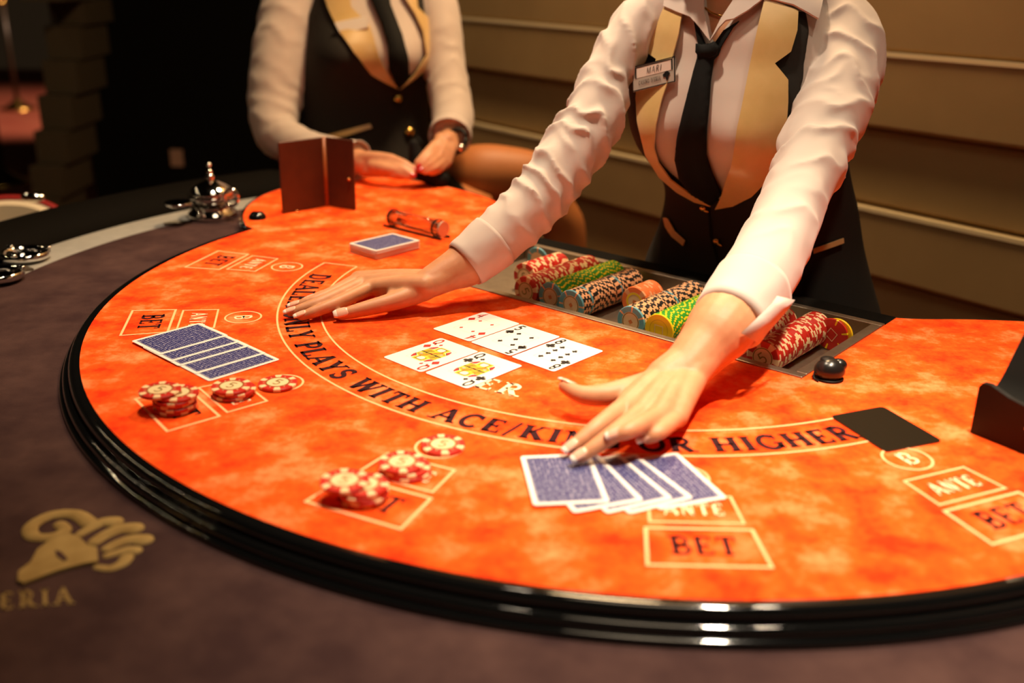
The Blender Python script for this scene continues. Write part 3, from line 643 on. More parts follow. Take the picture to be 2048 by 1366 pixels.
def face_card(P, ang, z, rank, st, label, group, pips=()):
    c = base_card(P, ang, z, label, group); ink = RED if st == 'd' else BLK
    ix, iy = CW / 2 - 0.0085, CL / 2 - 0.0115
    # corner index at one corner and its half-turn twin
    for f in (False, True):
        s_ = -1 if f else 1
        mk('rank_index', flat(glyph(rank, -ix * s_, iy * s_, 0.0165, 0.66, f), zc), ink, c, world=False, fix=False)
        mk('suit_index', flat(suit(st, -ix * s_, (iy - 0.0178) * s_, 0.0118, f), zc), ink, c, world=False, fix=False)
    mk('frame_line', flat(fr_lines(0.0165, 0.0235, 0.00028), zc), THIN, c, world=False, fix=False)
    for x, y, s in pips: mk('pip', flat(suit(st, x, y, s, y < 0), zc), ink, c, world=False, fix=False)
    if rank == 'Q':
        # half of the double-ended figure: (part, material, height, outlines); the other half is its half-turn twin
        halfp = [('court_robe', YEL, zc, [[(-0.0155, 0.0), (0.0155, 0.0), (0.0155, 0.0085), (0.009, 0.0125), (-0.007, 0.0125), (-0.0155, 0.0095)]]),
                 ('court_hair', YEL, zc, [[(-0.0085, 0.0125), (-0.0085, 0.0195), (-0.006, 0.0222), (0.009, 0.0222), (0.0095, 0.0150), (0.0075, 0.0125)]]),
                 ('court_face', mat('court_face', (0.80, 0.70, 0.60), 0.4), zc2, [arcp(0.0, 0.0158, 0.0050, 0.0048, 0, 360, 16)[:-1]]),
                 ('court_veil', RED, zc2, [[(-0.0155, 0.0100), (-0.0098, 0.0135), (-0.0092, 0.0205), (-0.0118, 0.0205), (-0.0155, 0.0140)]]),
                 ('court_veil', RED, zc2, [[(0.0155, 0.0090), (0.0098, 0.0135), (0.0112, 0.0205), (0.0135, 0.0185), (0.0155, 0.0130)]]),
                 ('court_sash', RED, zc2, [[(-0.0045, 0.0005), (-0.0020, 0.0005), (0.0090, 0.0110), (0.0065, 0.0120)]]),
                 ('court_flower', PINK, zc3, [arcp(0.0105, 0.0055, 0.0022, 0.0022, 0, 360, 10)[:-1]])]
        lines_ = [((-0.0140, 0.0015), (-0.0080, 0.0090)), ((-0.0115, 0.0012), (-0.0055, 0.0085)), ((-0.0090, 0.0010), (-0.0030, 0.0080)), ((-0.0145, 0.0060), (-0.0095, 0.0110)), ((0.0020, 0.0020), (0.0120, 0.0100)), ((0.0060, 0.0012), (0.0145, 0.0080)), ((-0.0155, 0.0100), (-0.0098, 0.0138)), ((0.0155, 0.0090), (0.0098, 0.0138)), ((-0.0050, 0.0115), (-0.0052, 0.0190)), ((0.0050, 0.0115), (0.0052, 0.0190)), ((-0.0060, 0.0200), (0.0070, 0.0200)), ((-0.0155, 0.0004), (0.0155, 0.0004))]
        for nm_, mt_, zf_, ps in halfp:
            for tw_ in (False, True): mk(nm_, flat([rot(p) for p in ps] if tw_ else ps, zf_), mt_, c, world=False, fix=False)
        lp_ = [q for a_, b_ in lines_ for q in stroke([a_, b_], 0.0010)]
        o = mk('court_lines', flat(lp_ + [rot(p) for p in lp_], zc3), BLK, c, world=False, fix=False); o['kind'] = 'stuff'
        for s_ in (1, -1): mk('pip', flat(suit(st, 0.0128 * -s_, 0.0268 * s_, 0.0056, s_ < 0), zc2), ink, c, world=False, fix=False)
    return c
CA = math.radians(47.6)
LA = Vector((math.cos(CA), math.sin(CA), 0)); SA = Vector((math.sin(CA), -math.cos(CA), 0))     # long and short axes of the dealt cards
def ctr(corners): return sum((px(*q) for q in corners), Vector((0, 0, 0))) / len(corners)
G = 'face-up dealer cards'
# the index corners lie at the far and near corners seen from the players
P4 = ctr([(864.5, 658.6), (968.3, 624.4), (1039, 649.6), (939, 684.7)]); P8 = ctr([(1020.8, 714.7), (1122, 676.9), (1208.8, 703.8), (1108.7, 744)])
face_card(P4, CA, 0, '4', 'd', 'four of diamonds, face up at the left of the row of three', G, [(-0.0100, 0.0165, 0.0058), (0.0100, 0.0165, 0.0058), (-0.0100, -0.0165, 0.0058), (0.0100, -0.0165, 0.0058)])
face_card((P4 + P8) / 2, CA, 0.0002, '5', 's', 'five of spades, face up between the four and the eight', G, [(-0.0100, 0.0165, 0.0066), (0.0100, 0.0165, 0.0066), (-0.0100, -0.0165, 0.0066), (0.0100, -0.0165, 0.0066), (0, 0, 0.0066)])
face_card(P8, CA, 0, '8', 'c', 'eight of clubs, face up nearest the right hand', G, [(x, y, 0.0066) for x in (-0.0092, 0.0092) for y in (0.0190, 0.0063, -0.0063, -0.0190)])
face_card(ctr([(765.6, 716), (881.6, 676.2), (957.3, 705), (842.6, 746)]), math.radians(47.0), 0, 'Q', 'd', 'queen of diamonds, face up left of the queen of clubs', G)
face_card(ctr([(848.6, 746.5), (962.2, 705.5), (1045.2, 733), (935.3, 779)]), math.radians(48.4), 0.0002, 'Q', 'c', 'queen of clubs, face up beside the printed letter R', G)
# fan at the left: card 0 on top
G = 'left face-down fan'
names5 = ['topmost, fully shown blue-backed card of the left fan', 'second blue-backed card of the left fan, under the topmost', 'middle blue-backed card of the left fan', 'fourth blue-backed card of the left fan', 'lowest blue-backed card of the left fan, nearest the ante chips']
for k, (u, v, a) in enumerate([(458, 675, 47.9), (482, 687, 47.2), (500, 695, 46.6), (533.5, 708.5, 46.6), (560.5, 720.5, 47.2)]):
    C_ = px(u, v); d = math.radians(a); L_ = Vector((math.cos(d), math.sin(d), 0)); S_ = Vector((math.sin(d), -math.cos(d), 0))
    back_card(C_ - L_ * CL / 2 - S_ * CW / 2, d, (4 - k) * 0.00045, names5[k], G)
G = 'right face-down fan'
names5 = ['topmost blue-backed card under the fingertips, leftmost of the front fan', 'second blue-backed card of the front fan beside the topmost', 'middle blue-backed card of the front fan', 'fourth blue-backed card of the front fan', 'lowest blue-backed card of the front fan, farthest right']
fan = [((1219, 1010), (1067.5, 1017)), ((1288.6, 1005), (1146.5, 1031)), ((1345.7, 1000.5), (1214, 1031)), ((1387, 998.5), (1259, 1031))]
for k, (br, bl) in enumerate(fan):
    B_, A_ = px(*br), px(*bl); s_ = (B_ - A_).normalized(); l_ = Vector((-s_.y, s_.x, 0))
    back_card((A_ + B_) / 2 + l_ * CL / 2, math.atan2(l_.y, l_.x), (4 - k) * 0.00045, names5[k], G)
B_, T_ = px(1453, 996), px(1356, 908); l_ = (T_ - B_).normalized(); s_ = Vector((l_.y, -l_.x, 0))
back_card((B_ + T_) / 2 - s_ * CW / 2, math.atan2(l_.y, l_.x), 0, names5[4], G)
# squared deck
DK = px(769.5, 484, 0.0135); nd = 40
dl = px(778, 463, 0.0135) - px(700, 481, 0.0135); da = math.atan2(dl.y, dl.x)
random.seed(5)
for k in range(nd):
    j = Vector((random.uniform(-1, 1), random.uniform(-1, 1), 0)) * 0.0007
    if k < nd - 1: c = base_card(DK + j, da + random.uniform(-0.01, 0.01), k * (CT + 1e-5), 'white-edged card, %s up from the felt in the undealt deck' % nth(k + 1), 'cards of the undealt deck')
    else: back_card(DK, da, k * (CT + 1e-5), 'blue-backed top card of the undealt deck beyond the left hand', 'cards of the undealt deck')
# black cut card
q = [px(1660, 834), px(1765, 815), px(1885, 884), px(1771, 906)]
def quad_slab(q, h, lift=0.0006, r=0.06):
    pts = []
    for i in range(4):
        a, b, c = q[i - 1], q[i], q[(i + 1) % 4]
        pts += [b + (a - b) * r, b + (a - b) * r * 0.3 + (c - b) * r * 0.3, b + (c - b) * r]
    return prism([(p.x, p.y) for p in pts], lambda x, y, z: Vector((x, y, TZ + z)), h, lift + h)
o = mk('cut_card', quad_slab(q, 0.0008), mat('cut_card_black', (0.010, 0.008, 0.005), 0.22, spec=0.5)); tag(o, 'plain black plastic cut card lying over the end of the printed band', 'cut card')

# ================================================================== things standing on the table
# brown bifold stand
b0, b1, b2 = px(655, 412), px(565, 428), px(712, 421)
t = thing('bifold_stand', 'brown leather bifold stand opened upright on the far felt', 'menu stand', (b0.x, b0.y, TZ))
def vslab(a, b, h, th, z0=0.0):
    d = (b - a); L = d.length; d.normalize(); n = Vector((-d.y, d.x, 0)); M = axes(d, n, Vector((0, 0, 1)))
    return box((a + b) / 2 + Vector((0, 0, h / 2 + z0)), (L, th, h), M)
for a in (b1, b2):
    o = mk('cover_panel', vslab(b0 + (a - b0) * 0.05, a, 0.1235, 0.004, 0.0006), BROWNL, t); b = o.modifiers.new('b', 'BEVEL'); b.width = 0.0018; b.segments = 3
mk('spine', tube([b0 + Vector((0, -0.002, 0.0015)), b0 + Vector((0, -0.002, 0.1235))], 0.0042, 12, False), mat('spine_tan', (0.30, 0.09, 0.02), 0.4), t, smooth=True)
for u, v, a in ((700, 358, b2), (592, 423, b1)):
    d = (a - b0).normalized(); n = Vector((-d.y, d.x, 0)); n = -n if n.y > 0 else n
    c = CAMP + ray(u, v) * ((b0 - CAMP).dot(n) / ray(u, v).dot(n)) + n * 0.003
    mk('stud', ball(c, 0.0032, 12, 8), mat('copper', (0.75, 0.25, 0.07), 0.3, metal=1), t, smooth=True)
# clear tube on a wire cradle
a0, a1 = px(784, 434, 0.016), px(886, 458, 0.016)
t = thing('plastic_tube', 'clear plastic tube on a dark wire cradle beyond the undealt deck', 'tube', ((a0.x + a1.x) / 2, (a0.y + a1.y) / 2, TZ))
d = (a1 - a0).normalized(); n = Vector((-d.y, d.x, 0))
def hollow(a, b, r0, r1, seg=28):
    d = (b - a).normalized(); N = Vector((0, 0, 1)); B = d.cross(N); V = []; F = []
    for p in (a, b):
        for r in (r0, r1):
            for k in range(seg): q = 2 * math.pi * k / seg; V.append(p + (N * math.cos(q) + B * math.sin(q)) * r)
    i = lambda e, r, k: (e * 2 + r) * seg + k % seg
    for k in range(seg):
        F += [(i(0, 1, k), i(0, 1, k + 1), i(1, 1, k + 1), i(1, 1, k)), (i(0, 0, k), i(1, 0, k), i(1, 0, k + 1), i(0, 0, k + 1)), (i(0, 0, k), i(0, 0, k + 1), i(0, 1, k + 1), i(0, 1, k)), (i(1, 0, k), i(1, 1, k), i(1, 1, k + 1), i(1, 0, k + 1))]
    return V, F
mk('tube_wall', hollow(a0, a1, 0.0118, 0.0132), GLASS, t, smooth=True)
for p in (a0 + d * 0.004, a1 - d * 0.012): mk('clamp_ring', hollow(p - d * 0.0015, p + d * 0.0015, 0.0132, 0.0146), BLKM, t)
mk('end_disc', hollow(a1 - d * 0.001, a1 + d * 0.002, 0.0003, 0.0125), mat('pale_disc', (0.62, 0.50, 0.38), 0.4, metal=0.4), t)
for s in (-1, 1):
    mk('cradle_rail', tube([a0 - d * 0.010 + n * s * 0.010 - Vector((0, 0, 0.0135)), a1 + d * 0.004 + n * s * 0.010 - Vector((0, 0, 0.0135))], 0.0019, 8), BLKM, t, smooth=True)
# chrome lidded dish with spouts
t = thing('lidded_dish', 'chrome lidded dish with knobbed finial on the rail beside the bifold stand', 'dish', px(427, 434, -0.0249))
dc = px(427, 434, -0.0249)
mk('foot', lathe([(0.0, 0), (0.042, 0), (0.045, 0.004), (0.043, 0.010), (0.036, 0.016), (0.033, 0.021), (0.0, 0.021)], 40, dc), CHROME, t, smooth=True)
mk('bowl', lathe([(0.0, 0.021), (0.020, 0.022), (0.034, 0.030), (0.042, 0.038), (0.043, 0.041), (0.0, 0.041)], 40, dc), CHROME, t, smooth=True)
lid = mk('lid', lathe([(0.040, 0.041), (0.039, 0.048), (0.034, 0.054), (0.026, 0.060), (0.014, 0.066), (0.006, 0.069), (0.0, 0.069)], 40, dc), CHROME, t, smooth=True)
mk('finial', join(ball(dc + Vector((0, 0, 0.0725)), 0.0080, 16, 12), ball(dc + Vector((0, 0, 0.0825)), 0.0054, 16, 12), ball(dc + Vector((0, 0, 0.0950)), 0.0046, 16, 12), lathe([(0.0022, 0.068), (0.0022, 0.095)], 12, dc)), CHROME, lid, smooth=True)
for (u, v, z_, rx, rz) in ((357, 407, 0.013, 0.024, 0.007),):
    c = px(u, v, z_); mk('side_dish', lathe([(0.0, -rz), (rx * 0.7, -rz * 0.7), (rx, 0.0), (rx * 1.02, rz * 0.4), (rx * 0.9, rz * 0.3), (rx * 0.6, -rz * 0.2), (0.0, -rz * 0.4)], 28, c), CHROME, t, smooth=True)
    mk('bracket', tube([c + Vector((rx * 0.8, 0, -0.002)), dc + Vector((-0.03, 0, 0.024))], 0.004, 10), CHROME, t, smooth=True)
rp = px(462, 395, 0.02)
mk('ring_handle', tube([rp + Vector((0.012 * math.cos(a), 0, 0.015 * math.sin(a))) for a in [2 * math.pi * k / 20 for k in range(21)]], 0.003, 8, False), CHROME, t, smooth=True)
# chrome cup holders in the grey strip
for i, (u, v, lab) in enumerate([(50, 512, 'chrome cup holder ring in the grey strip at the left edge'), (-6, 553, 'chrome cup holder ring half cut off by the left edge of the picture')]):
    c = px(u, v, -0.018); t = thing('cup_holder', lab, 'cup holder', (c.x, c.y, TZ - 0.0245), 'cup holders in the rail strip'); c.z = TZ - 0.0245
    mk('flange', lathe([(0.028, 0.001), (0.0345, 0.004), (0.0375, 0.009), (0.0365, 0.014), (0.033, 0.0155), (0.030, 0.013), (0.028, 0.008)], 40, c, False), CHROME, t, smooth=True)
    mk('cup_well', lathe([(0.0, 0.0005), (0.0285, 0.0005), (0.0285, 0.010)], 40, c, False), CHROME, t, smooth=True)
    for k in range(3):
        a = 2.1 * k + 0.5; mk('rest_clip', ball(c + Vector((0.034 * math.cos(a), 0.034 * math.sin(a), 0.0165)), (0.005, 0.005, 0.003), 12, 8), CHROME, t, smooth=True)
gp = px(38, 541, -0.0235)
t = thing('ribbed_plate', 'small ribbed metal grille between the two chrome cup holders', 'grille', (gp.x, gp.y, TZ - 0.0245))
for k in range(6): mk('rib', box(gp + E1 * (0.004 * (k - 2.5)) + Vector((0, 0, 0.0008)), (0.0022, 0.034, 0.002), MT), STEEL, t)
# rounded black gadget by the tray corner
c = px(1657, 757); t = thing('black_gadget', 'small rounded black plastic gadget with short cord beside the tray corner', 'gadget', c)
def gbody():
    V, F = ball((0, 0, 0), 1, 28, 18); out = []
    for v in V:
        x, y, z = v; z2 = max(z, -0.55)
        r_ = 1.0 if z > -0.3 else 0.96
        out.append(c + Vector((x * 0.0165 * r_, y * 0.0150 * r_, (z2 + 0.55) * 0.0135 + 0.0022)))
    return out, F
mk('shell', gbody(), BLKP, t, smooth=True)
mk('base_rim', lathe([(0.0, 0.0006), (0.0150, 0.0006), (0.0158, 0.0015), (0.0150, 0.0026), (0.0, 0.0026)], 32, c), BLKM, t, smooth=True)
mk('lug', ball(c + Vector((0.0095, 0.001, 0.0155)), (0.0088, 0.0085, 0.0070), 18, 12), BLKP, t, smooth=True)
mk('button', lathe([(0.0085, 0.0200), (0.0080, 0.0222), (0.0060, 0.0235), (0.0, 0.0240)], 20, c + Vector((-0.002, 0.003, -0.0008))), BLKM, t, smooth=True)
mk('cord', tube(spline([tuple(c + Vector(q)) for q in ((-0.0155, 0, 0.008), (-0.0175, -0.003, 0.004), (-0.0165, -0.006, 0.0018), (-0.0145, -0.011, 0.0017))], 4), 0.0010, 8), BLKM, t, smooth=True)
# black card shoe at the right edge
A, B = px(1940, 866), px(2048, 910); d = (B - A).normalized(); n = Vector((-d.y, d.x, 0)); n = n if n.y > 0 else -n
t = thing('card_shoe', 'black plastic card shoe with sloped front plate at the right edge', 'card shoe', (A + d * 0.09).to_tuple())
MS = axes(d, n, Vector((0, 0, 1)))
pf = [(0.0, 0.0006), (0.20, 0.0006), (0.20, 0.020), (0.11, 0.036), (0.030, 0.0475), (0.010, 0.0535), (0.003, 0.0525), (0.0, 0.048)]
mk('front_plate', prism(pf, lambda x, y, z: A + d * x + n * (z + 0.006) + Vector((0, 0, y)), 0.006), BLKM, t)
bd = [(0.0, 0.0006), (0.14, 0.0006), (0.14, 0.150), (0.10, 0.146), (0.070, 0.130), (0.046, 0.105), (0.030, 0.080), (0.016, 0.056), (0.0, 0.040)]
autosmooth(mk('magazine', prism(bd[:2] + spline(bd[2:], 5), lambda x, y, z: A + d * (z + 0.24) + n * (x + 0.0065) + Vector((0, 0, y)), 0.232), BLKP, t), 40)
mk('screw', ball(A + d * 0.052 + n * -0.0005 + Vector((0, 0, 0.026)), (0.0022, 0.0022, 0.0022), 10, 8), CHROME, t, smooth=True)

# ================================================================== background things
for (bu, bv, lab) in ((37, 219, 'brass-footed rope stanchion on the lit red carpet at far left'), (8, 367, 'dark rope stanchion with brass knob at the left picture edge')):
    p = px(bu, bv, -TZ); t = thing('rope_stanchion', lab, 'stanchion', (p.x, p.y, 0.0), 'rope stanchions')
    mk('base', lathe([(0.0, 0.001), (0.15, 0.001), (0.15, 0.012), (0.10, 0.03), (0.04, 0.07), (0.02, 0.10), (0.0, 0.10)], 32, (p.x, p.y, 0)), BRASS, t, smooth=True)
    mk('pole', lathe([(0.018, 0.09), (0.018, 0.90)], 20, (p.x, p.y, 0)), mat('dark_pole', (0.03, 0.02, 0.012), 0.4), t, smooth=True)
    mk('knob', lathe([(0.0, 0.88), (0.03, 0.89), (0.03, 0.91), (0.018, 0.92), (0.034, 0.945), (0.030, 0.97), (0.0, 0.985)], 24, (p.x, p.y, 0)), BRASS, t, smooth=True)
# cream tub chair beyond the armrest
cc = pd(0, 470, 2.02); t = thing('tub_chair', 'cream leather tub chair with red piping behind the armrest', 'chair', (cc.x - 0.05, cc.y + 0.1, 0))
ck = Vector((cc.x - 0.06, cc.y + 0.02, 0)); topz = pd(40, 396, 2.2).z
def tubback(r0, r1, z0, z1, drop, a0=20, a1=160, seg=40):
    V = []; F = []
    for i in range(seg + 1):
        a = math.radians(a0 + (a1 - a0) * i / seg); s = abs(a - math.pi / 2) / math.radians(70)
        zt = z1 - drop * s ** 2.2
        cs = [(r0, z0), (r1, z0), (r1, zt - 0.01), ((r0 + r1) / 2, zt), (r0, zt - 0.01)]
        for r, z in cs: V.append(ck + Vector((r * math.cos(a), -0.0 + r * math.sin(a) * 0.8, z)))
    for i in range(seg):
        for k in range(5): l = (k + 1) % 5; F.append((i * 5 + k, (i + 1) * 5 + k, (i + 1) * 5 + l, i * 5 + l))
    F.append(tuple(range(5))); F.append(tuple(seg * 5 + k for k in range(5))[::-1]); return V, F
autosmooth(mk('backrest', tubback(0.20, 0.245, 0.36, topz, 0.16), CREAM, t), 50)
P = []
for i in range(33):
    a = math.radians(20 + 140 * i / 32); s = abs(a - math.pi / 2) / math.radians(70); P.append(ck + Vector((0.2225 * math.cos(a), 0.2225 * math.sin(a) * 0.8, topz - 0.16 * s ** 2.2 + 0.001)))
mk('piping', tube(P, 0.0065, 8), PIPE, t, smooth=True)
mk('seat', lathe([(0.0, 0.36), (0.20, 0.36), (0.21, 0.42), (0.18, 0.45), (0.0, 0.455)], 32, ck), CREAM, t, smooth=True)
mk('chair_column', lathe([(0.22, 0.001), (0.22, 0.015), (0.04, 0.04), (0.03, 0.36)], 24, ck), CHROME, t, smooth=True)
gl = pd(66, 394, 1.95)
mk('grip', ball(gl, (0.024, 0.012, 0.010), 16, 10), CHROME, t, smooth=True)

# ================================================================== people
def inpoly(x, y, poly):
    c = False; n = len(poly); j = n - 1
    for i in range(n):
        xi, yi = poly[i]; xj, yj = poly[j]
        if (yi > y) != (yj > y) and x < (xj - xi) * (y - yi) / (yj - yi) + xi: c = not c
        j = i
    return c
def torso(sections, face_deg, bumps, off=0.0, nt=110, sub=5):
    """sections: pixel row, left and right outline pixel, depth, half thickness -> ellipse rings of a trunk"""
    Fv = Vector((math.cos(math.radians(face_deg)), math.sin(math.radians(face_deg)), 0)); Lv = Vector((-Fv.y, Fv.x, 0))
    sec = spline(sections, sub); V = []; F = []
    for v, xl, xr, dp, b in sec:
        C = pd((xl + xr) / 2, v, dp); view = Vector((C.x, C.y, 0)).normalized(); cr = Vector((view.y, -view.x, 0))
        hx = (xr - xl) / 2 * dp / FPX; fb = b * abs(Fv.dot(cr)); a = math.sqrt(max(hx * hx - fb * fb, 0.0004)) / abs(Lv.dot(cr))
        for k in range(nt):
            t_ = 2 * math.pi * k / nt; ct, st = math.cos(t_), math.sin(t_)
            e = 0.86                                                  # a little boxier than an ellipse
            x = math.copysign(abs(ct) ** e, ct) * a; y = math.copysign(abs(st) ** e, st) * b
            P = C + Lv * x + Fv * y; N = (Lv * (ct / a) + Fv * (st / b)).normalized()
            for (bx, bv, amp, sx_, sv_) in bumps:
                if y > 0: P = P + Fv * (amp * math.exp(-((x - bx) / sx_) ** 2 - ((v - bv) / sv_) ** 2) * min(1, y / (b * 0.4)))
            V.append(P + N * off)
    m_ = len(sec)
    for i in range(m_ - 1):
        for k in range(nt): l = (k + 1) % nt; F.append((i * nt + k, i * nt + l, (i + 1) * nt + l, (i + 1) * nt + k))
    F.append(tuple(range(nt))[::-1]); F.append(tuple((m_ - 1) * nt + k for k in range(nt)))
    return V, F
def patch(name, poly, bvh, off, th, m_, parent, dref=1.35, step=7, closed_spline=False, dome=0.0):
    if closed_spline: poly = spline(list(poly) + [poly[0]], 4)[:-1]
    B = []
    for i in range(len(poly)):
        a, b = poly[i], poly[(i + 1) % len(poly)]; k = max(1, int(math.hypot(b[0] - a[0], b[1] - a[1]) / step))
        B += [(a[0] + (b[0] - a[0]) * j / k, a[1] + (b[1] - a[1]) * j / k) for j in range(k)]
    pts = [Vector(p) for p in B]; nb = len(pts)
    x0, x1 = min(p[0] for p in B), max(p[0] for p in B); y0, y1 = min(p[1] for p in B), max(p[1] for p in B)
    y = y0 + step / 2; r = 0
    while y < y1:
        x = x0 + step / 2 + (step / 2 if r % 2 else 0)
        while x < x1:
            if inpoly(x, y, B) and min((x - q[0]) ** 2 + (y - q[1]) ** 2 for q in B) > (0.45 * step) ** 2: pts.append(Vector((x, y)))
            x += step
        y += step * 0.87; r += 1
    res = delaunay_2d_cdt(pts, [(i, (i + 1) % nb) for i in range(nb)], [], 1, 1e-4); V2, tri = res[0], res[2]
    W = []; Nn = []
    for p in V2:
        d = ray(p.x, p.y).normalized(); h, nn, _, _ = bvh.ray_cast(CAMP, d)
        if h is None: h, nn, _, _ = bvh.find_nearest(pd(p.x, p.y, dref))
        if nn.dot(d) > 0: nn = -nn
        W.append(h); Nn.append(nn)
    # smooth the normals over the patch
    adj = [set() for _ in W]
    for t_ in tri:
        for a in t_: adj[a].update(t_)
    for _ in range(3): Nn = [sum((Nn[j] for j in adj[i]), Nn[i].copy()).normalized() if adj[i] else Nn[i] for i in range(len(W))]
    def dm(i):
        if not dome: return 0
        p = V2[i]; e = min(math.hypot(p.x - q[0], p.y - q[1]) for q in B); return dome * min(1, e / 14.0) ** 0.6
    m0 = len(W); V = [W[i] + Nn[i] * (off + th + dm(i)) for i in range(m0)] + [W[i] + Nn[i] * off for i in range(m0)]
    F = [tuple(t_) for t_ in tri] + [tuple(i + m0 for i in reversed(t_)) for t_ in tri]
    es = set()
    for t_ in tri:
        for a, b in zip(t_, list(t_[1:]) + [t_[0]]): es.add((a, b))
    for a, b in es:
        if (b, a) not in es: F.append((b, a, a + m0, b + m0))
    o = mk(name, (V, F), m_, parent, smooth=True); autosmooth(o, 50); return o
def cut_faces(o, poly, keep_back=True):
    """remove the camera-facing faces of o whose picture lies in the outline"""
    bm = bmesh.new(); bm.from_mesh(o.data); L = wloc(o.parent); dl = []
    for f in bm.faces:
        c = f.calc_center_median() + L; u, v, z = toward(c)
        if inpoly(u, v, poly) and f.normal.dot(CAMP - c) > 0: dl.append(f)
    bmesh.ops.delete(bm, geom=dl, context='FACES')
    for _ in range(6):
        mv = {}
        for v_ in bm.verts:
            nb_ = [e.other_vert(v_) for e in v_.link_edges if e.is_boundary]
            if len(nb_) == 2: mv[v_] = v_.co * 0.4 + (nb_[0].co + nb_[1].co) * 0.3
        for v_, c_ in mv.items(): v_.co = c_
    bm.to_mesh(o.data); bm.free()
def seqs(P, sub=5): return spline(P, sub)
def sleeve_geo(pts, folds, seg=72, sub=14, seed=0, amp=0.0035):
    """pts: (u, v, depth, half width px)"""
    s = spline(pts, sub); P = [pd(u, v, d) for u, v, d, hw in s]; R = [hw * d / FPX for u, v, d, hw in s]
    def disp(L, a, t):
        q = 0.0
        for (t0, wt, lam, tilt, ph, am) in folds:
            e = math.exp(-((t - t0) / wt) ** 2)
            x = L / lam + tilt * math.sin(a + ph) + 0.55 * noise.noise(Vector((L * 18, math.cos(a) * 1.3 + seed, math.sin(a) * 1.3)))
            w_ = abs(math.sin(math.pi * x)); q += am * e * ((1 - w_) ** 1.6 - 0.3) * (0.65 + 0.5 * noise.noise(Vector((math.cos(a) * 1.7, math.sin(a) * 1.7, L * 9 + seed))))
        return q + amp * 0.5 * noise.noise(Vector((math.cos(a) * 1.5 + seed, math.sin(a) * 1.5, L * 14)))
    return tube(P, R, seg, False, disp)
def chain(P, R, seg=14): 
    s = spline([tuple(p) + (r,) for p, r in zip(P, R)], 5); return tube([Vector(q[:3]) for q in s], [q[3] for q in s], seg)
def hand_geo(j, k=1.0):
    """j: wrist, fingers {name: [mcp, pip, dip, tip]}, thumb [cmc, mp, ip, tip] as world points"""
    g = []; W = j['wrist']; up = j['up']
    rad = {'index': (.0098, .0084, .0074, .0058), 'middle': (.0100, .0086, .0075, .0058), 'ring': (.0096, .0081, .0071, .0055), 'pinky': (.0086, .0070, .0062, .0049)}
    for nm, f in j['fingers'].items():
        g.append(chain(f, [r * k for r in rad[nm]]))
        lat = j['lat'][nm]; wp = W + lat
        g.append(chain([wp, wp + (f[0] - wp) * 0.5 + up * 0.002, f[0]], [0.0145 * k, 0.0125 * k, 0.0105 * k]))
    names = list(j['fingers'])
    for a, b in zip(names[:-1], names[1:]):
        p = (j['fingers'][a][0] + j['fingers'][b][0]) / 2 - up * 0.001; w_ = W + (j['lat'][a] + j['lat'][b]) / 2
        g.append(chain([w_, (w_ + p) / 2, p], [0.013 * k, 0.0125 * k, 0.0095 * k]))
    t = j['thumb']; g.append(chain(t, [0.0138 * k, 0.0115 * k, 0.0094 * k, 0.0070 * k]))
    mi = j['fingers']['index'][0]
    g.append(chain([t[0], t[0] + (mi - t[0]) * 0.5 - up * 0.003, mi - up * 0.003 + (t[0] - mi) * 0.15], [0.013 * k, 0.011 * k, 0.0085 * k]))
    g.append(chain([t[1] + (mi - t[1]) * 0.1, t[1] + (mi - t[1]) * 0.4 + (W - mi) * 0.18], [0.0075 * k, 0.0085 * k]))
    return g
def nail(parent, tip, prev, up, r, L=0.0125, Wd=0.0085, tipm=None, mtl=None, ext=0.0035):
    """curved plate lying on the back of a fingertip with a pale free edge"""
    d = (tip - prev).normalized(); n = (up - d * up.dot(d)).normalized(); s = d.cross(n); V = []; F = []; MI = []; nx, ny = 8, 8
    def pt(i, k, dz):
        y = -L * 0.55 + (L + ext) * i / ny; a = -1.05 + 2.1 * k / nx
        taper = 1.0 if y < L * 0.2 else 1 - 0.35 * ((y - L * 0.2) / (L * 0.25 + ext)) ** 2
        base = 1.0 if i > 1 else (0.7, 0.92)[i]
        rr = Wd / 2 * taper * base
        arch = (r * 0.92) * (1 - 0.22 * max(0.0, y / (L * 0.45 + ext)) ** 2)
        return tip + d * (y - 0.001) + s * (rr * math.sin(a) / math.sin(1.05)) + n * (arch - (1 - math.cos(a)) * rr * 0.75 + dz)
    for dz in (0.0007, -0.0012):
        for i in range(ny + 1):
            for k in range(nx + 1): V.append(pt(i, k, dz))
    q = (ny + 1) * (nx + 1)
    for i in range(ny):
        for k in range(nx):
            a = i * (nx + 1) + k; F.append((a, a + 1, a + nx + 2, a + nx + 1)); MI.append(1 if i >= ny - 2 else 0)
            F.append((q + a, q + a + nx + 1, q + a + nx + 2, q + a + 1)); MI.append(1 if i >= ny - 2 else 0)
    for i in range(ny):
        for k, e in ((0, 0), (nx, 1)):
            a = i * (nx + 1) + k; F.append((a, a + nx + 1, q + a + nx + 1, q + a)); MI.append(1 if i >= ny - 2 else 0)
    for k in range(nx):
        for i in (0, ny): a = i * (nx + 1) + k; F.append((a, a + 1, q + a + 1, q + a)); MI.append(1 if i else 0)
    o = mk('fingernail', (V, F), [mtl or NAIL, tipm or NAILW], parent, smooth=True, midx=MI); return o
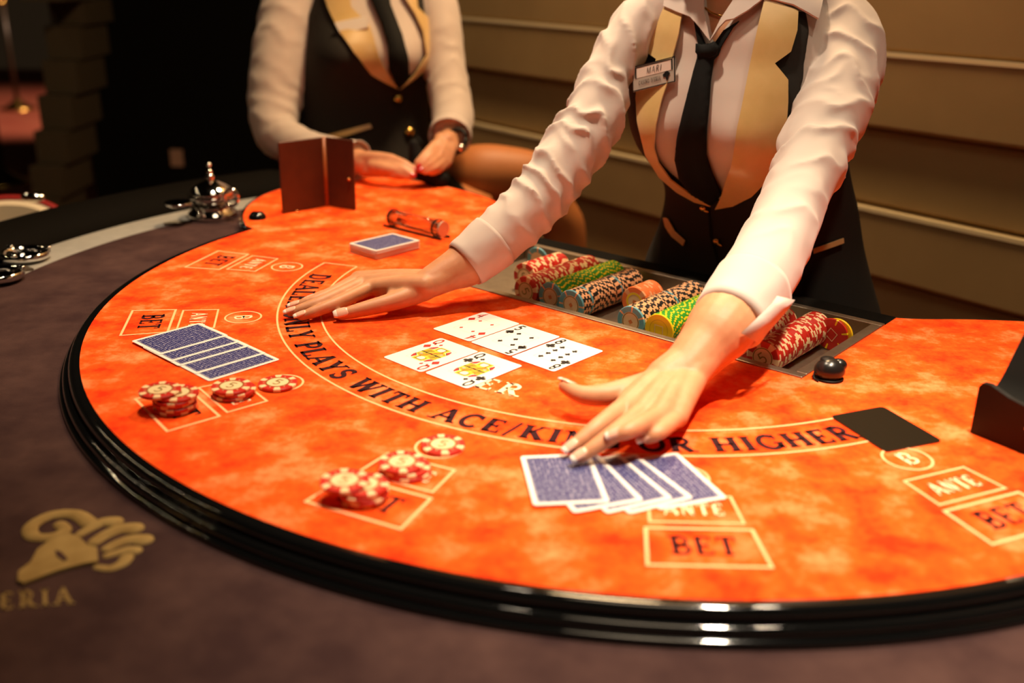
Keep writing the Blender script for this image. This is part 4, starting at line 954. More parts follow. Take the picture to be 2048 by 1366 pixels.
def head_geo(C, face, s=1.0):
    """C centre of the skull; face = unit vector; returns skin volumes"""
    L = Vector((-face.y, face.x, 0)); Z = Vector((0, 0, 1)); M = axes(L, face, Z)
    def el(c, r): V, F = ball((0, 0, 0), 1, 24, 16); return [C + M @ Vector((c[0] + v.x * r[0], c[1] + v.y * r[1], c[2] + v.z * r[2])) * s for v in V], F
    g = [el((0, -0.005, 0.02), (0.074, 0.092, 0.088)), el((0, 0.030, -0.035), (0.056, 0.058, 0.070)), el((0, 0.066, -0.085), (0.020, 0.018, 0.018)), el((0, 0.092, -0.028), (0.012, 0.016, 0.013)), el((0, 0.088, -0.005), (0.008, 0.010, 0.028))]
    for x in (-1, 1): g += [el((x * 0.076, -0.005, -0.015), (0.010, 0.022, 0.033)), el((x * 0.034, 0.064, -0.032), (0.022, 0.018, 0.02)), el((x * 0.030, 0.074, 0.022), (0.024, 0.012, 0.008)), el((x * 0.028, 0.072, 0.0), (0.0135, 0.0135, 0.0095))]
    g += [el((0, 0.082, -0.056), (0.022, 0.010, 0.006)), el((0, 0.080, -0.064), (0.019, 0.010, 0.007))]
    return g, M
def head_parts(C, face, parent, M, s=1.0):
    P = lambda x, y, z: C + M @ Vector((x, y, z)) * s
    def el(c, r, f=None):
        V, F = ball((0, 0, 0), 1, 20, 12); return [P(c[0] + v.x * r[0], c[1] + v.y * r[1], c[2] + v.z * r[2]) for v in V], F
    for x in (-1, 1):
        e = mk('eye', el((x * 0.028, 0.0775, 0.0), (0.0115, 0.0105, 0.006)), mat('eye_white', (0.8, 0.77, 0.72), 0.2), parent, smooth=True)
        mk('iris', el((x * 0.028, 0.0862, 0.0), (0.005, 0.0025, 0.005)), mat('iris_brown', (0.06, 0.025, 0.01), 0.15), e, smooth=True)
        mk('eyebrow', el((x * 0.031, 0.084, 0.024), (0.018, 0.005, 0.003)), HAIR, parent, smooth=True)
    mk('lips', join(el((0, 0.0865, -0.0565), (0.021, 0.0075, 0.0045)), el((0, 0.0850, -0.0640), (0.018, 0.0075, 0.0052))), mat('lips', (0.50, 0.12, 0.09), 0.35), parent, smooth=True)
    V, F = ball((0, 0, 0), 1, 40, 28); out = []
    for v in V:
        x, y, z = v
        f = 1.0 + 0.03 * noise.noise(Vector((x * 6, y * 6, z * 2)))
        yy = y * 0.104 if y < 0 else y * 0.104 * (0.80 if z < 0.55 else 1.0)
        out.append(P(x * 0.088 * f, yy - 0.014 - (0.03 if (z < 0.4 and y > -0.1) else 0.0), z * 0.112 + 0.022))
    hair = mk('hair', (out, F), HAIR, parent, smooth=True)
    mk('hair_bun', el((0, -0.118, 0.02), (0.045, 0.040, 0.045)), HAIR, hair, smooth=True)

# ---------------------------------------------------------------- standing dealer
dealer = thing('person', 'standing dealer in white shirt, gold-lapelled vest and black tie leaning over the chip tray', 'person', (T(0.02, 0.34).x, T(0.02, 0.34).y, 0))
FD = -128
SEC = [(660, 1283, 1748, 1.565, .125), (600, 1290, 1738, 1.555, .120), (540, 1298, 1722, 1.545, .112), (470, 1325, 1706, 1.53, .102), (400, 1340, 1696, 1.51, .095), (350, 1330, 1684, 1.49, .098), (290, 1294, 1672, 1.46, .105),
       (230, 1272, 1666, 1.43, .108), (170, 1264, 1664, 1.41, .104), (110, 1268, 1662, 1.40, .097), (60, 1280, 1654, 1.39, .09), (15, 1296, 1642, 1.385, .08), (-25, 1335, 1606, 1.38, .068), (-55, 1385, 1550, 1.38, .055)]
BUMP = [(-0.068, 285, 0.042, 0.062, 85), (0.068, 285, 0.042, 0.062, 85)]
TG = torso(SEC, FD, BUMP); TB = BVHTree.FromPolygons(TG[0], [f for f in TG[1]])
Fv = Vector((math.cos(math.radians(FD)), math.sin(math.radians(FD)), 0)); Lv = Vector((-Fv.y, Fv.x, 0))
# hands: joints from the picture and their heights above the felt
def J(u, v, z): return px(u, v, z)
RH = dict(up=Vector((0.05, -0.25, 1)).normalized(), wrist=J(858, 566, 0.036), thumb=[J(830, 588, 0.025), J(782, 604, 0.019), J(724, 619, 0.013), J(682, 629, 0.0085)],
          fingers=dict(index=[J(742, 575, 0.026), J(676, 605, 0.019), J(630, 623, 0.012), J(602, 633, 0.0075)], middle=[J(730, 565, 0.027), J(658, 598, 0.019), J(610, 616, 0.012), J(582, 625, 0.0075)],
                       ring=[J(722, 560, 0.023), J(652, 592, 0.016), J(614, 605, 0.011), J(590, 612, 0.007)], pinky=[J(716, 557, 0.018), J(664, 583, 0.012), J(638, 592, 0.009), J(620, 599, 0.006)]))
fd = (RH['fingers']['middle'][0] - RH['wrist']); fd.z = 0; fd.normalize(); la = Vector((-fd.y, fd.x, 0)); la = la if la.y > 0 else -la
RH['lat'] = {n_: la * o_ for n_, o_ in zip(('index', 'middle', 'ring', 'pinky'), (-0.012, -0.003, 0.005, 0.012))}
LH = dict(up=Vector((-0.05, -0.20, 1)).normalized(), wrist=J(1362, 748, 0.036), thumb=[J(1296, 770, 0.031), J(1217, 789, 0.028), J(1165, 790, 0.027), J(1130, 773, 0.030)],
          fingers=dict(index=[J(1250, 812, 0.027), J(1202, 848, 0.024), J(1170, 874, 0.017), J(1142, 896, 0.0098)], middle=[J(1284, 824, 0.029), J(1232, 864, 0.026), J(1193, 892, 0.018), J(1160, 914, 0.0102)],
                       ring=[J(1319, 830, 0.030), J(1277, 852, 0.034), J(1252, 864, 0.033), J(1231, 871, 0.029)], pinky=[J(1354, 834, 0.025), J(1326, 860, 0.026), J(1309, 871, 0.024), J(1294, 878, 0.020)]))
LH['lat'] = {n_: Vector((1, 0.1, 0)).normalized() * o_ for n_, o_ in zip(('index', 'middle', 'ring', 'pinky'), (-0.015, -0.005, 0.006, 0.015))}
print('HAND lengths mm:', {h: {k: [round((b - a).length * 1000) for a, b in zip([H['wrist']] + f, f)] for k, f in list(H['fingers'].items()) + [('thumb', H['thumb'])]} for h, H in (('R', RH), ('L', LH))})
# sleeves: pixel centre line, depth, half width
dz = lambda u, v, z: toward(px(u, v, z))[2]
cR = dz(935, 524, 0.056); cL = dz(1450, 645, 0.074)
SR = [(1335, 10, 1.395, 56), (1272, 58, 1.388, 52), (1218, 145, 1.375, 49), (1189, 235, 1.36, 60), (1138, 312, 1.345, 63), (1098, 372, 1.33, 60), (1052, 424, 1.315, 58), (998, 474, (1.31 + cR) / 2, 54), (937, 524, cR, 47)]
SL = [(1625, 10, 1.375, 60), (1690, 62, 1.345, 66), (1686, 140, 1.32, 75), (1660, 228, 1.28, 74), (1627, 310, 1.235, 67), (1592, 392, 1.185, 66), (1557, 475, 1.135, 70), (1512, 562, 1.085, 75), (1460, 637, cL + 0.01, 69)]
foldsR = [(0.66, 0.17, 0.030, 0.50, 0.4, 0.0135), (0.42, 0.14, 0.040, 0.65, 2.2, 0.0120), (0.17, 0.12, 0.045, 0.8, 1.0, 0.0085)]
foldsL = [(0.48, 0.14, 0.060, 0.55, 2.6, 0.0120), (0.22, 0.14, 0.050, 0.75, 0.6, 0.0110), (0.74, 0.10, 0.060, 0.5, 1.4, 0.0050)]
gR = sleeve_geo(SR, foldsR, seed=1.3); gL = sleeve_geo(SL, foldsL, seed=5.1)
shirt = remesh(join(TG, gR, gL), 0.0027, SHIRT, 'shirt', dealer, 1)
# skin: hands, forearms, upper arms, chest, neck and head as one surface
def arm_pts(S_, wrist, rad, cut=0.0):
    P = [pd(u, v, d) for u, v, d, hw in S_[::-1]][1:]; R = [min(hw * d / FPX * 0.62, 0.040) for u, v, d, hw in S_[::-1]][1:]
    return P, R
g = []
for H, S_, el, rw in ((RH, SR, (938, 524, 0.056, 0.0300), 0.0195), (LH, SL, (1448, 648, 0.0715, 0.0350), 0.0230)):
    g += hand_geo(H)
    c = px(el[0], el[1], el[2]); P, R = arm_pts(S_, H['wrist'], rw)
    g.append(chain([H['wrist'], H['wrist'] + (c - H['wrist']) * 0.5, c] + P[:8], [rw, (rw + el[3]) / 2 * 0.97, el[3]] + [0.027, 0.026, 0.026, 0.026, 0.026, 0.026, 0.026, 0.03][:len(P[:8])], 20))
    g.append(chain([H['wrist'] + (c - H['wrist']) * 0.35, H['wrist'] + (H['thumb'][0] - H['wrist']) * 0.55, H['thumb'][0]], [rw * 0.95, rw * 0.88, 0.0138], 16))
    d = (c - H['wrist']).normalized(); sd = d.cross(Vector((0, 0, 1))).normalized()
    for s in (-1, 1): g.append(chain([H['wrist'] + sd * s * rw * 0.42 + d * 0.002, H['wrist'] + (c - H['wrist']) * 0.6 + sd * s * 0.007], [rw * 0.78, rw * 0.85], 16))
inner = torso(SEC[7:], FD, BUMP, -0.003, 80, 4); g.append(inner)
nk = pd(1462, -50, 1.375); HC = pd(1440, -200, 1.335) ; hface = Vector((-0.55, -0.80, -0.25)).normalized(); hfl = Vector((hface.x, hface.y, 0)).normalized()
g.append(chain([pd(1475, 5, 1.395), nk, HC - Vector((0, 0, 0.03)) - hfl * 0.03], [0.062, 0.054, 0.052], 24))
hg, HM = head_geo(HC, hfl); g += hg
body = remesh(join(*g), 0.0017, SKIN, 'body', dealer, 11, 0.5)
head_parts(HC, hfl, dealer, HM)
for H, names in ((RH, ('index', 'middle', 'ring', 'pinky')), (LH, ('index', 'middle', 'ring', 'pinky'))):
    for n_ in names:
        f = H['fingers'][n_]; r = {'index': .0058, 'middle': .0058, 'ring': .0055, 'pinky': .0049}[n_]
        upv = H['up'] if H is RH else (Vector((-0.15, -0.45, 1)).normalized())
        nail(dealer, f[3], f[2], upv, r + 0.0006, 0.0115, 0.0092 if n_ != 'pinky' else 0.0078, ext=0.0048)
    t_ = H['thumb']; nail(dealer, t_[3], t_[2], Vector((-0.1, -0.75, 0.75)).normalized() if H is RH else Vector((0.1, 0.6, 0.8)).normalized(), 0.0076, 0.0150, 0.0125, ext=0.0035)
# open the shirt at the throat
cut_faces(shirt, [(1405, -60), (1416, 30), (1428, 90), (1446, 62), (1478, 20), (1500, -60)])
# vest: the trunk grown outwards, open in front and at the arms
VG = torso(SEC[:-2], FD, BUMP, 0.0045, 260, 18)
vest = mk('vest', VG, VEST, dealer, smooth=True)
opening = [(1350, -60), (1342, 20), (1334, 70), (1326, 118), (1315, 165), (1306, 205), (1302, 250), (1305, 290), (1318, 328), (1348, 358), (1388, 383), (1424, 400), (1446, 404), (1482, 392), (1508, 360), (1524, 310), (1532, 255), (1538, 205), (1540, 165), (1528, 130), (1546, 100), (1553, 60), (1560, 20), (1570, -60)]
cut_faces(vest, opening); cut_faces(vest, [(1200, -80), (1345, -80), (1305, 0), (1276, 95), (1258, 160), (1200, 160)]); cut_faces(vest, [(1700, -80), (1590, -80), (1612, 20), (1618, 60), (1608, 130), (1600, 200), (1690, 220)])
sm = vest.modifiers.new('s', 'SOLIDIFY'); sm.thickness = 0.0025
# lapels, tie, collar, pockets, buttons
lapL = [(1318, 0), (1372, 30), (1366, 70), (1352, 122), (1344, 165), (1330, 205), (1319, 250), (1315, 288), (1324, 315), (1348, 348), (1382, 374), (1420, 394), (1427, 404), (1395, 394), (1360, 373), (1326, 343), (1300, 302), (1286, 245), (1283, 200), (1286, 172), (1312, 150), (1322, 122), (1297, 101), (1304, 60)]
lapR = [(1529, 5), (1591, 30), (1589, 66), (1578, 106), (1548, 130), (1572, 163), (1571, 205), (1566, 252), (1552, 304), (1533, 348), (1507, 381), (1472, 402), (1436, 411), (1448, 382), (1467, 322), (1476, 256), (1493, 176), (1511, 84)]
for q in (lapL, lapR): patch('lapel', q, TB, 0.0085, 0.0022, GOLD, dealer, 1.33, 6)
tie_p = [(1400, 92), (1432, 88), (1444, 100), (1440, 112), (1431, 122), (1425, 165), (1423, 205), (1419, 256), (1418, 304), (1429, 340), (1447, 382), (1424, 405), (1387, 381), (1361, 348), (1352, 311), (1357, 274), (1377, 205), (1392, 146), (1400, 118)]
tie = patch('tie', tie_p, TB, 0.005, 0.004, TIE, dealer, 1.33, 6, dome=0.005)
patch('tie_knot', [(1401, 90), (1420, 94), (1436, 86), (1445, 98), (1440, 112), (1428, 119), (1408, 119), (1400, 108)], TB, 0.010, 0.004, TIE, tie, 1.33, 5, dome=0.004)
patch('tie_band', [(1392, 46), (1402, 60), (1416, 92), (1402, 96), (1396, 70)], TB, 0.004, 0.003, TIE, tie, 1.34, 6); patch('tie_band', [(1480, 46), (1468, 58), (1442, 100), (1430, 92), (1450, 64)], TB, 0.004, 0.003, TIE, tie, 1.34, 6)
patch('collar', [(1340, -35), (1414, -35), (1416, 32), (1428, 86), (1408, 62), (1388, 42), (1362, 32), (1338, 21), (1342, 0)], TB, 0.011, 0.003, SHIRT, dealer, 1.34, 6)
patch('collar', [(1427, 87), (1445, 62), (1458, 49), (1472, 47), (1500, 30), (1529, 7), (1580, 22), (1624, 47), (1634, 0), (1640, -30), (1490, -35), (1470, 12), (1448, 46)], TB, 0.011, 0.003, SHIRT, dealer, 1.34, 6)
BB = BVHTree.FromPolygons(*[inner[0], inner[1]])
def on(bv, u, v, off=0.0, dref=1.35):
    d = ray(u, v).normalized(); h, n, _, _ = bv.ray_cast(CAMP, d)
    if h is None: h, n, _, _ = bv.find_nearest(pd(u, v, dref))
    if n.dot(d) > 0: n = -n
    return h + n * off, n
ch = [on(BB, u, v, 0.003)[0] for u, v in spline([(1412, 18), (1424, 27), (1440, 33), (1456, 33), (1468, 29), (1478, 18)], 6)]
nkl = mk('necklace', tube(ch, 0.0014, 8), BRASS, dealer, smooth=True)
for i in range(0, len(ch) - 1, 1): pass
for u, v in ((1412, 410), (1438, 482)):
    c, n = on(TB, u, v, 0.008); V, F = ball(c, 0.0052, 14, 10); mk('button', (V, F), BRASS, dealer, smooth=True)
    c2, _ = on(TB, u + 9, v + 9, 0.008); mk('button_link', tube([c, (c + c2) / 2 + n * 0.002, c2], 0.0022, 8), BRASS, dealer, smooth=True)
patch('pocket_welt', [(1336, 436), (1345, 437), (1358, 462), (1378, 481), (1373, 492), (1352, 474), (1340, 455)], TB, 0.007, 0.002, GOLD, dealer, 1.45, 5)
patch('pocket_welt', [(1622, 497), (1678, 476), (1679, 486), (1624, 507)], TB, 0.007, 0.002, GOLD, dealer, 1.45, 5)
patch('front_seam', [(1420, 412), (1424, 412), (1428, 470), (1446, 540), (1460, 600), (1456, 600), (1442, 540), (1424, 470)], TB, 0.006, 0.0012, TIE, dealer, 1.45, 6)
# name tag
qt = [on(TB, u, v, 0.0)[0] for u, v in ((1268, 178), (1350, 158), (1349, 118), (1267, 137))]
tc_, tn = on(TB, 1310, 150, 0.026)
def plane_pt(u, v, off=0.0):
    d = ray(u, v); k = (tc_ + TNv * off - CAMP).dot(TNv) / d.dot(TNv); return CAMP + d * k
TNv = (tn * 0.4 + (CAMP - tc_).normalized() * 0.6).normalized()
crn = [(1266, 184), (1351, 163), (1350, 115), (1265, 134)]
fr4 = [plane_pt(u, v) for u, v in crn]; bk4 = [p - TNv * 0.003 for p in fr4]
plate = mk('name_tag', (fr4 + bk4, [(0, 1, 2, 3), (7, 6, 5, 4), (0, 4, 5, 1), (1, 5, 6, 2), (2, 6, 7, 3), (3, 7, 4, 0)]), mat('tag_silver', (0.55, 0.47, 0.40), 0.4, metal=0.25), dealer); plate['label'] = 'silver name tag lettered MARI'
O0, XA, YA = fr4[0], fr4[1] - fr4[0], fr4[3] - fr4[0]
def tagpt(x, y, k=1): return O0 + XA * x + YA * y + TNv * 0.0003 * k
bp = [[(0, 0), (1, 0), (1, 0.04), (0, 0.04)], [(0, 0.96), (1, 0.96), (1, 1), (0, 1)], [(0.97, 0), (1, 0), (1, 1), (0.97, 1)], [(0, 0), (0.012, 0), (0.012, 1), (0, 1)]]
mk('tag_border', flat(bp, lambda x, y: tagpt(x, y, 1)), BLK, plate, fix=False)
mk('tag_insert', flat([[(0.10, 0.50), (0.90, 0.50), (0.90, 0.90), (0.10, 0.90)]], lambda x, y: tagpt(x, y, 1)), mat('tag_paper', (0.75, 0.60, 0.52), 0.5), plate, fix=False)
mk('tag_bracket', flat([[(0.06, 0.50), (0.09, 0.50), (0.09, 0.92), (0.06, 0.92)], [(0.91, 0.50), (0.94, 0.50), (0.94, 0.92), (0.91, 0.92)], [(0.06, 0.90), (0.94, 0.90), (0.94, 0.93), (0.06, 0.93)]], lambda x, y: tagpt(x, y, 2)), BLK, plate, fix=False)
tx, tw = text_polys('MARI', False, 0.12, 0.8); mk('tag_lettering', flat(tx, lambda x, y: tagpt(0.32 + 0.36 * x / tw + 0.02 * y, 0.58 + 0.24 * y, 3)), mat('tag_ink', (0.10, 0.07, 0.06), 0.5), plate, fix=False)
tx, tw = text_polys('CASINO IVERIA', True, 0.12, 1.0); mk('tag_lettering', flat(tx, lambda x, y: tagpt(0.14 + 0.52 * x / tw, 0.20 + 0.17 * y, 3)), mat('tag_ink', (0.10, 0.07, 0.06), 0.5), plate, fix=False)
rl = [arcp(0.755, 0.36, 0.045, 0.075, 0, 360, 12)[:-1], arcp(0.80, 0.43, 0.05, 0.07, 0, 360, 12)[:-1], arcp(0.845, 0.37, 0.035, 0.07, 0, 360, 12)[:-1], [(0.76, 0.34), (0.86, 0.34), (0.83, 0.14), (0.80, 0.12)]]
mk('tag_emblem', flat(rl, lambda x, y: tagpt(x, y, 3)), BLK, plate, fix=False)
# cuffs: stiff open tubes round the wrists
def cuff(S_, n0, extra, flare, parent, ends=None):
    s = spline(S_, 14); s = s[-n0:]; P = [pd(u, v, d) for u, v, d, hw in s]; R = [hw * d / FPX + extra for u, v, d, hw in s]
    d = (P[-1] - P[-2]).normalized(); P.append(P[-1] + d * 0.006); R.append(R[-1] + flare)
    fr = frames(P); V = []; F = []; seg = 64
    for i, p in enumerate(P):
        t_, N, B = fr[i]
        for k in range(seg): a = 2 * math.pi * k / seg; V.append(p + (N * math.cos(a) + B * math.sin(a)) * (R[i] + 0.0009 * noise.noise(Vector((math.cos(a) * 2, math.sin(a) * 2, i * 0.2)))))
    for i in range(len(P) - 1):
        for k in range(seg): l = (k + 1) % seg; F.append((i * seg + k, i * seg + l, (i + 1) * seg + l, (i + 1) * seg + k))
    o = mk('cuff', (V, F), SHIRT, parent, smooth=True); sm = o.modifiers.new('s', 'SOLIDIFY'); sm.thickness = 0.0022; sm.offset = 1; return o
cuff(SR, 13, 0.001, -0.0015, dealer); cf = cuff(SL, 13, 0.001, -0.0045, dealer)
# the turned-out corner of the right-hand cuff
fo = [(1590, 600, cL + 0.002), (1574, 622, cL - 0.010), (1548, 650, cL - 0.020), (1514, 685, cL - 0.028)]; fi = [(1556, 592, cL - 0.022), (1545, 608, cL - 0.028), (1520, 632, cL - 0.033), (1484, 666, cL - 0.037)]
V = [pd(*q) for q in fo] + [pd((a[0] + b[0]) / 2, (a[1] + b[1]) / 2, (a[2] + b[2]) / 2 - 0.004) for a, b in zip(fo, fi)] + [pd(*q) for q in fi]
o = mk('cuff_flap', (V, [(r * 4 + k, r * 4 + k + 1, r * 4 + k + 5, r * 4 + k + 4) for r in range(2) for k in range(3)]), SHIRT, dealer, smooth=True); sm = o.modifiers.new('s', 'SOLIDIFY'); sm.thickness = 0.002
# trousers under the table edge
hp = pd(1515, 660, 1.565)
for s in (-1, 1):
    q = hp + Lv * (0.085 * s); mk('trouser_leg', tube([q + Vector((0, 0, 0.02)), q - Vector((0, 0, 0.25)), Vector((q.x, q.y, 0.45)), Vector((q.x, q.y, 0.06))], [0.105, 0.095, 0.07, 0.055], 20, False), VEST, dealer, smooth=True)
    mk('shoe', tube([Vector((q.x, q.y, 0.040)) - Fv * 0.04, Vector((q.x, q.y, 0.038)) + Fv * 0.05, Vector((q.x, q.y, 0.030)) + Fv * 0.14], [0.036, 0.036, 0.027], 16), LEATH, dealer, smooth=True)

# ---------------------------------------------------------------- seated dealer
mate = thing('person', 'dealer seated in the background with hands together, in white shirt and charcoal vest', 'person', (pd(745, 330, 2.28).x, pd(745, 330, 2.28).y, 0))
SE2 = [(420, 618, 880, 2.26, .12), (360, 618, 878, 2.26, .12), (310, 612, 872, 2.26, .112), (260, 603, 858, 2.255, .105), (220, 601, 851, 2.25, .10), (170, 606, 856, 2.24, .105), (110, 616, 864, 2.23, .115), (60, 620, 866, 2.225, .112), (10, 622, 866, 2.225, .105), (-50, 632, 858, 2.23, .09), (-95, 665, 825, 2.235, .072), (-125, 700, 785, 2.24, .058)]
F2 = -82
B2 = [(-0.07, 105, 0.040, 0.06, 55), (0.07, 105, 0.040, 0.06, 55)]
TG2 = torso(SE2, F2, B2, 0, 90, 4); TB2 = BVHTree.FromPolygons(*TG2)
SR2 = [(640, -60, 2.225, 52), (590, -15, 2.215, 57), (572, 60, 2.20, 58), (556, 140, 2.18, 56), (548, 215, 2.16, 51), (556, 268, 2.13, 45), (612, 300, 2.09, 40), (668, 312, 2.05, 37), (712, 320, 2.02, 34)]
SL2 = [(820, -55, 2.225, 48), (868, -5, 2.215, 42), (882, 60, 2.20, 42), (890, 130, 2.18, 41), (900, 195, 2.15, 42), (906, 240, 2.11, 42), (900, 272, 2.06, 37)]
g2a = sleeve_geo(SR2, [(0.55, 0.2, 0.045, 0.6, 0.4, 0.007), (0.2, 0.2, 0.06, 0.7, 2.2, 0.006)], 48, 8, 2.2); g2b = sleeve_geo(SL2, [(0.6, 0.25, 0.05, 0.6, 1.4, 0.006)], 48, 8, 8.8)
sh2 = remesh(join(TG2, g2a, g2b), 0.005, SHIRT, 'shirt', mate, 3)
V2 = mk('vest', torso(SE2[:-2], F2, B2, 0.005, 160, 10), VEST, mate, smooth=True)
cut_faces(V2, [(672, -80), (678, 20), (702, 62), (730, 108), (758, 142), (794, 172), (830, 146), (854, 110), (851, 70), (838, 35), (816, -10), (812, -80)]); cut_faces(V2, [(590, -120), (660, -120), (640, -40), (618, 30), (590, 60)]); cut_faces(V2, [(900, -120), (825, -120), (850, -20), (868, 60), (900, 60)])
sm = V2.modifiers.new('s', 'SOLIDIFY'); sm.thickness = 0.003
patch('lapel', [(648, -25), (700, -25), (704, 20), (740, 58), (757, 108), (775, 140), (794, 172), (743, 146), (705, 107), (681, 70), (668, 40), (660, 20)], TB2, 0.009, 0.0025, GOLD, mate, 2.15, 6)
patch('lapel', [(796, 174), (822, 146), (844, 111), (839, 67), (825, 32), (801, -10), (800, -25), (826, -25), (831, 20), (848, 38), (862, 72), (865, 105), (846, 135)], TB2, 0.009, 0.0025, GOLD, mate, 2.15, 6)
patch('tie', [(735, -25), (775, -25), (781, 15), (804, 76), (813, 117), (814, 146), (796, 171), (779, 138), (778, 97), (763, 53), (741, 2)], TB2, 0.006, 0.005, TIE, mate, 2.15, 6, dome=0.005)
def on2(u, v, off): return on(TB2, u, v, off, 2.2)
for u, v in ((793, 194), (815, 266)):
    c, n = on2(u, v, 0.008); mk('button', ball(c, 0.0115 if v > 200 else 0.010, 16, 12), BRASS, mate, smooth=True)
patch('pocket_welt', [(650, 274), (740, 250), (744, 258), (700, 272), (652, 284)], TB2, 0.008, 0.003, GOLD, mate, 2.2, 5)
c, n = on2(704, 51, 0.018); n = (n * 0.5 + (CAMP - c).normalized() * 0.5).normalized()
q = []
for u, v in ((681, 69), (737, 54), (731, 32), (669, 45)):
    d = ray(u, v); q.append(CAMP + d * ((c - CAMP).dot(n) / d.dot(n)))
o = mk('name_tag', (q + [p - n * 0.004 for p in q], [(0, 1, 2, 3), (7, 6, 5, 4), (0, 4, 5, 1), (1, 5, 6, 2), (2, 6, 7, 3), (3, 7, 4, 0)]), mat('tag_pale', (0.88, 0.84, 0.76), 0.4), mate); o['label'] = 'pale name tag'
# hands held together above the far edge
PD = lambda u, v, d: pd(u, v, d)
H1 = dict(up=Vector((0, -0.5, 0.85)).normalized(), wrist=PD(728, 328, 2.005), thumb=[PD(748, 332, 1.985), PD(775, 338, 1.965), PD(800, 342, 1.955), PD(822, 346, 1.950)],
          fingers=dict(index=[PD(784, 318, 1.975), PD(806, 326, 1.962), PD(820, 334, 1.957), PD(831, 342, 1.955)], middle=[PD(782, 328, 1.972), PD(803, 337, 1.955), PD(816, 345, 1.950), PD(826, 352, 1.948)], ring=[PD(775, 338, 1.972), PD(796, 346, 1.955), PD(808, 351, 1.952), PD(817, 354, 1.95)], pinky=[PD(768, 345, 1.975), PD(786, 351, 1.962), PD(797, 354, 1.958), PD(805, 355, 1.957)]))
H1['lat'] = {n_: Vector((0, 0, 1)) * o_ for n_, o_ in zip(('index', 'middle', 'ring', 'pinky'), (0.012, 0.004, -0.004, -0.012))}
H2 = dict(up=Vector((0.2, -0.5, 0.8)).normalized(), wrist=PD(893, 283, 2.02), thumb=[PD(873, 292, 2.0), PD(858, 305, 1.975), PD(846, 316, 1.96), PD(835, 325, 1.955)],
          fingers=dict(index=[PD(872, 304, 1.985), PD(856, 316, 1.96), PD(846, 326, 1.952), PD(838, 334, 1.95)], middle=[PD(880, 312, 1.985), PD(862, 326, 1.96), PD(850, 335, 1.953), PD(841, 341, 1.95)], ring=[PD(888, 320, 1.99), PD(872, 334, 1.965), PD(860, 340, 1.957), PD(850, 345, 1.953)], pinky=[PD(894, 326, 1.995), PD(880, 339, 1.975), PD(870, 344, 1.967), PD(862, 347, 1.962)]))
H2['lat'] = {n_: Vector((1, 0, -0.4)).normalized() * o_ for n_, o_ in zip(('index', 'middle', 'ring', 'pinky'), (-0.012, -0.004, 0.004, 0.012))}
g = []
for H, S_ in ((H1, SR2), (H2, SL2)):
    g += hand_geo(H, 0.97); P = [pd(u, v, d) for u, v, d, hw in S_[::-1]]
    g.append(chain([H['wrist']] + P[:1] + P[2:], [0.019, 0.024] + [0.03] * (len(P) - 2), 18))
g.append(torso(SE2[6:], F2, B2, -0.004, 60, 4))
f2 = Vector((math.cos(math.radians(F2)), math.sin(math.radians(F2)), 0)); HC2 = pd(748, -285, 2.20)
g.append(chain([pd(742, -90, 2.235), pd(745, -160, 2.225), HC2 - Vector((0, 0, 0.03)) - f2 * 0.02], [0.066, 0.056, 0.052], 20))
# legs, orange bounce from the felt put into their colour: thighs forward, knees, shins
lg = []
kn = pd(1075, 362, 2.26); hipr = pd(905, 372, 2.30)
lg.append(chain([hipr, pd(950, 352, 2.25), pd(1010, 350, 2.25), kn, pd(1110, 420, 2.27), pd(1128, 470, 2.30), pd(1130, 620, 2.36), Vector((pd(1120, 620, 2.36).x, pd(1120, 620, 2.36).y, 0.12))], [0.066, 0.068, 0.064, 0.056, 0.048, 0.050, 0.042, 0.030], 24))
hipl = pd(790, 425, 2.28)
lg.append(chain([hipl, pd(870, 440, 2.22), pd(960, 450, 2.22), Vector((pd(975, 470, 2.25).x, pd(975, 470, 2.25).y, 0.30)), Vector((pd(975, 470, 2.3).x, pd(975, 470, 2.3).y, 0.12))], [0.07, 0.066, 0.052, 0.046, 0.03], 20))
for l_ in lg: mk('bare_leg', l_, mat('bounce_lit_leg', (0.50, 0.17, 0.045), 0.55), mate, smooth=True)
hg, HM2 = head_geo(HC2, f2); g += hg
remesh(join(*g), 0.0026, SKIN, 'body', mate, 5); head_parts(HC2, f2, mate, HM2)
cuff(SR2, 5, 0.002, 0.002, mate); cuff(SL2, 5, 0.002, 0.002, mate)
P = pd(742, 400, 2.26); mk('skirt', tube([pd(742, 370, 2.26), pd(760, 420, 2.25), pd(810, 440, 2.22), pd(880, 430, 2.20), pd(925, 395, 2.21)], [0.125, 0.125, 0.115, 0.095, 0.074], 28, False), VEST, mate, smooth=True)
ww = PD(906, 285, 2.03); mk('watch_band', tube([ww + Vector((0.026 * math.cos(a), 0.012 * math.sin(a), 0.010 * math.cos(a) + 0.022 * math.sin(a))) for a in [2 * math.pi * k / 20 for k in range(21)]], 0.0045, 8, False), BLKM, mate, smooth=True)
mk('bangle', ball(PD(922, 297, 2.015), (0.009, 0.007, 0.009), 14, 10), CHROME, mate, smooth=True)
for x in ((1120, 620, 2.36), (975, 470, 2.3)):
    q = pd(*x); q.z = 0.04; mk('shoe', tube([q - f2 * 0.03, q + f2 * 0.05, q + f2 * 0.15 - Vector((0, 0, 0.012))], [0.036, 0.034, 0.024], 16), LEATH, mate, smooth=True)
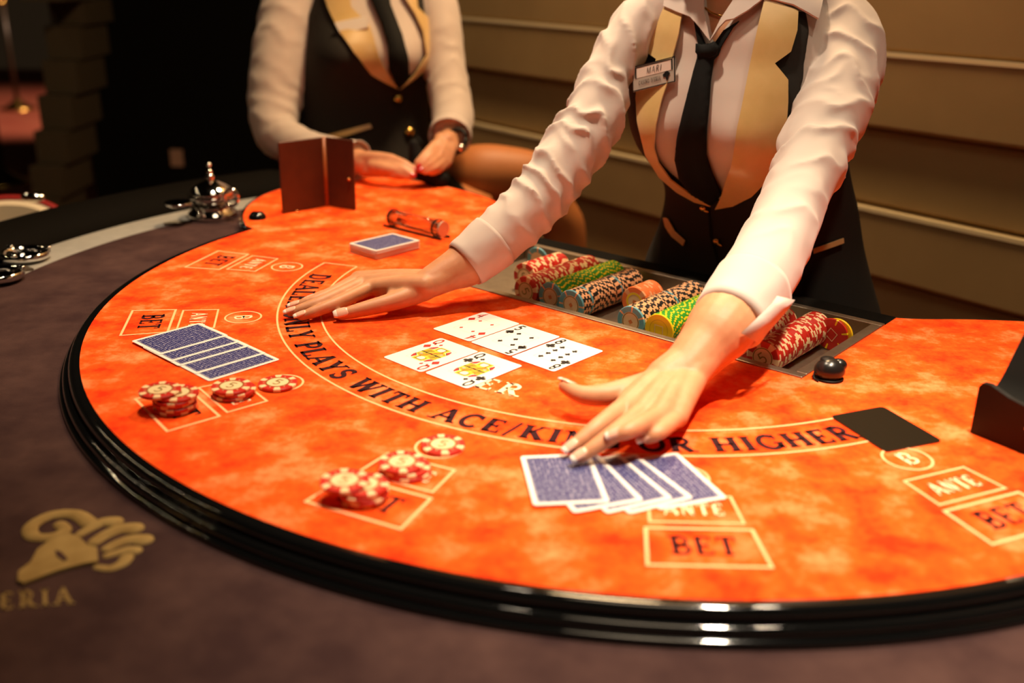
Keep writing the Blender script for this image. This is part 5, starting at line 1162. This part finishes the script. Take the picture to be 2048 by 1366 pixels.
for H, nn_ in ((H2, 'index'), (H2, 'middle'), (H1, 'index'), (H1, 'middle')):
    f = H['fingers'][nn_]; nail(mate, f[3], f[2], H['up'], 0.0062, 0.010, 0.0085, NAILR, NAILR, 0.003)
tg = PD(832, 318, 1.975)
o = thing('black_pouch', 'small soft black item held between the hands of the seated dealer', 'pouch', tuple(tg))
mk('pouch_body', tube([tg + Vector((-0.004, 0.01, 0.026)), tg + Vector((0, 0.006, 0.0)), tg + Vector((0.012, 0.004, -0.024)), tg + Vector((0.045, 0.006, -0.040))], [0.011, 0.016, 0.020, 0.020], 16), TIE, o, smooth=True)
mk('pouch_strap', tube([tg + Vector((-0.004, 0.01, 0.03)), tg + Vector((0.004, 0.015, 0.04)), tg + Vector((0.010, 0.012, 0.028))], 0.003, 8), TIE, o, smooth=True)
st = Vector((pd(742, 420, 2.28).x, pd(742, 420, 2.28).y, 0)); sz = pd(760, 420, 2.25).z - 0.118
t = thing('stool', 'dark padded stool under the seated dealer', 'stool', tuple(st))
mk('cushion', lathe([(0.0, sz - 0.06), (0.17, sz - 0.06), (0.185, sz - 0.03), (0.17, sz), (0.0, sz + 0.004)], 32, st), LEATH, t, smooth=True)
mk('stool_column', lathe([(0.20, 0.001), (0.20, 0.012), (0.03, 0.035), (0.026, sz - 0.06)], 24, st), CHROME, t, smooth=True)

# ---------------------------------------------------------------- strings of small bulbs under the hall ceiling, off to the left
t = thing('bulb_chandelier', 'long chandelier of small warm bulbs hanging in the hall at left', 'chandelier', (-2.6, 2.2, 2.62))
mk('bar', box((-2.6, 2.2, 2.70), (0.03, 2.6, 0.03)), BRASS, t)
mk('rod', box((-2.6, 2.2, 2.90), (0.02, 0.02, 0.40)), BRASS, t)
BULB = mat('bulb_glow', (1, 0.8, 0.5), 0.4, emis=((1.0, 0.78, 0.48), 160)); random.seed(9)
for k in range(26): mk('bulb', ball((-2.6 + random.uniform(-0.05, 0.05), 0.95 + 0.1 * k + random.uniform(-0.03, 0.03), 2.64), 0.009, 10, 8), BULB, t, smooth=True)
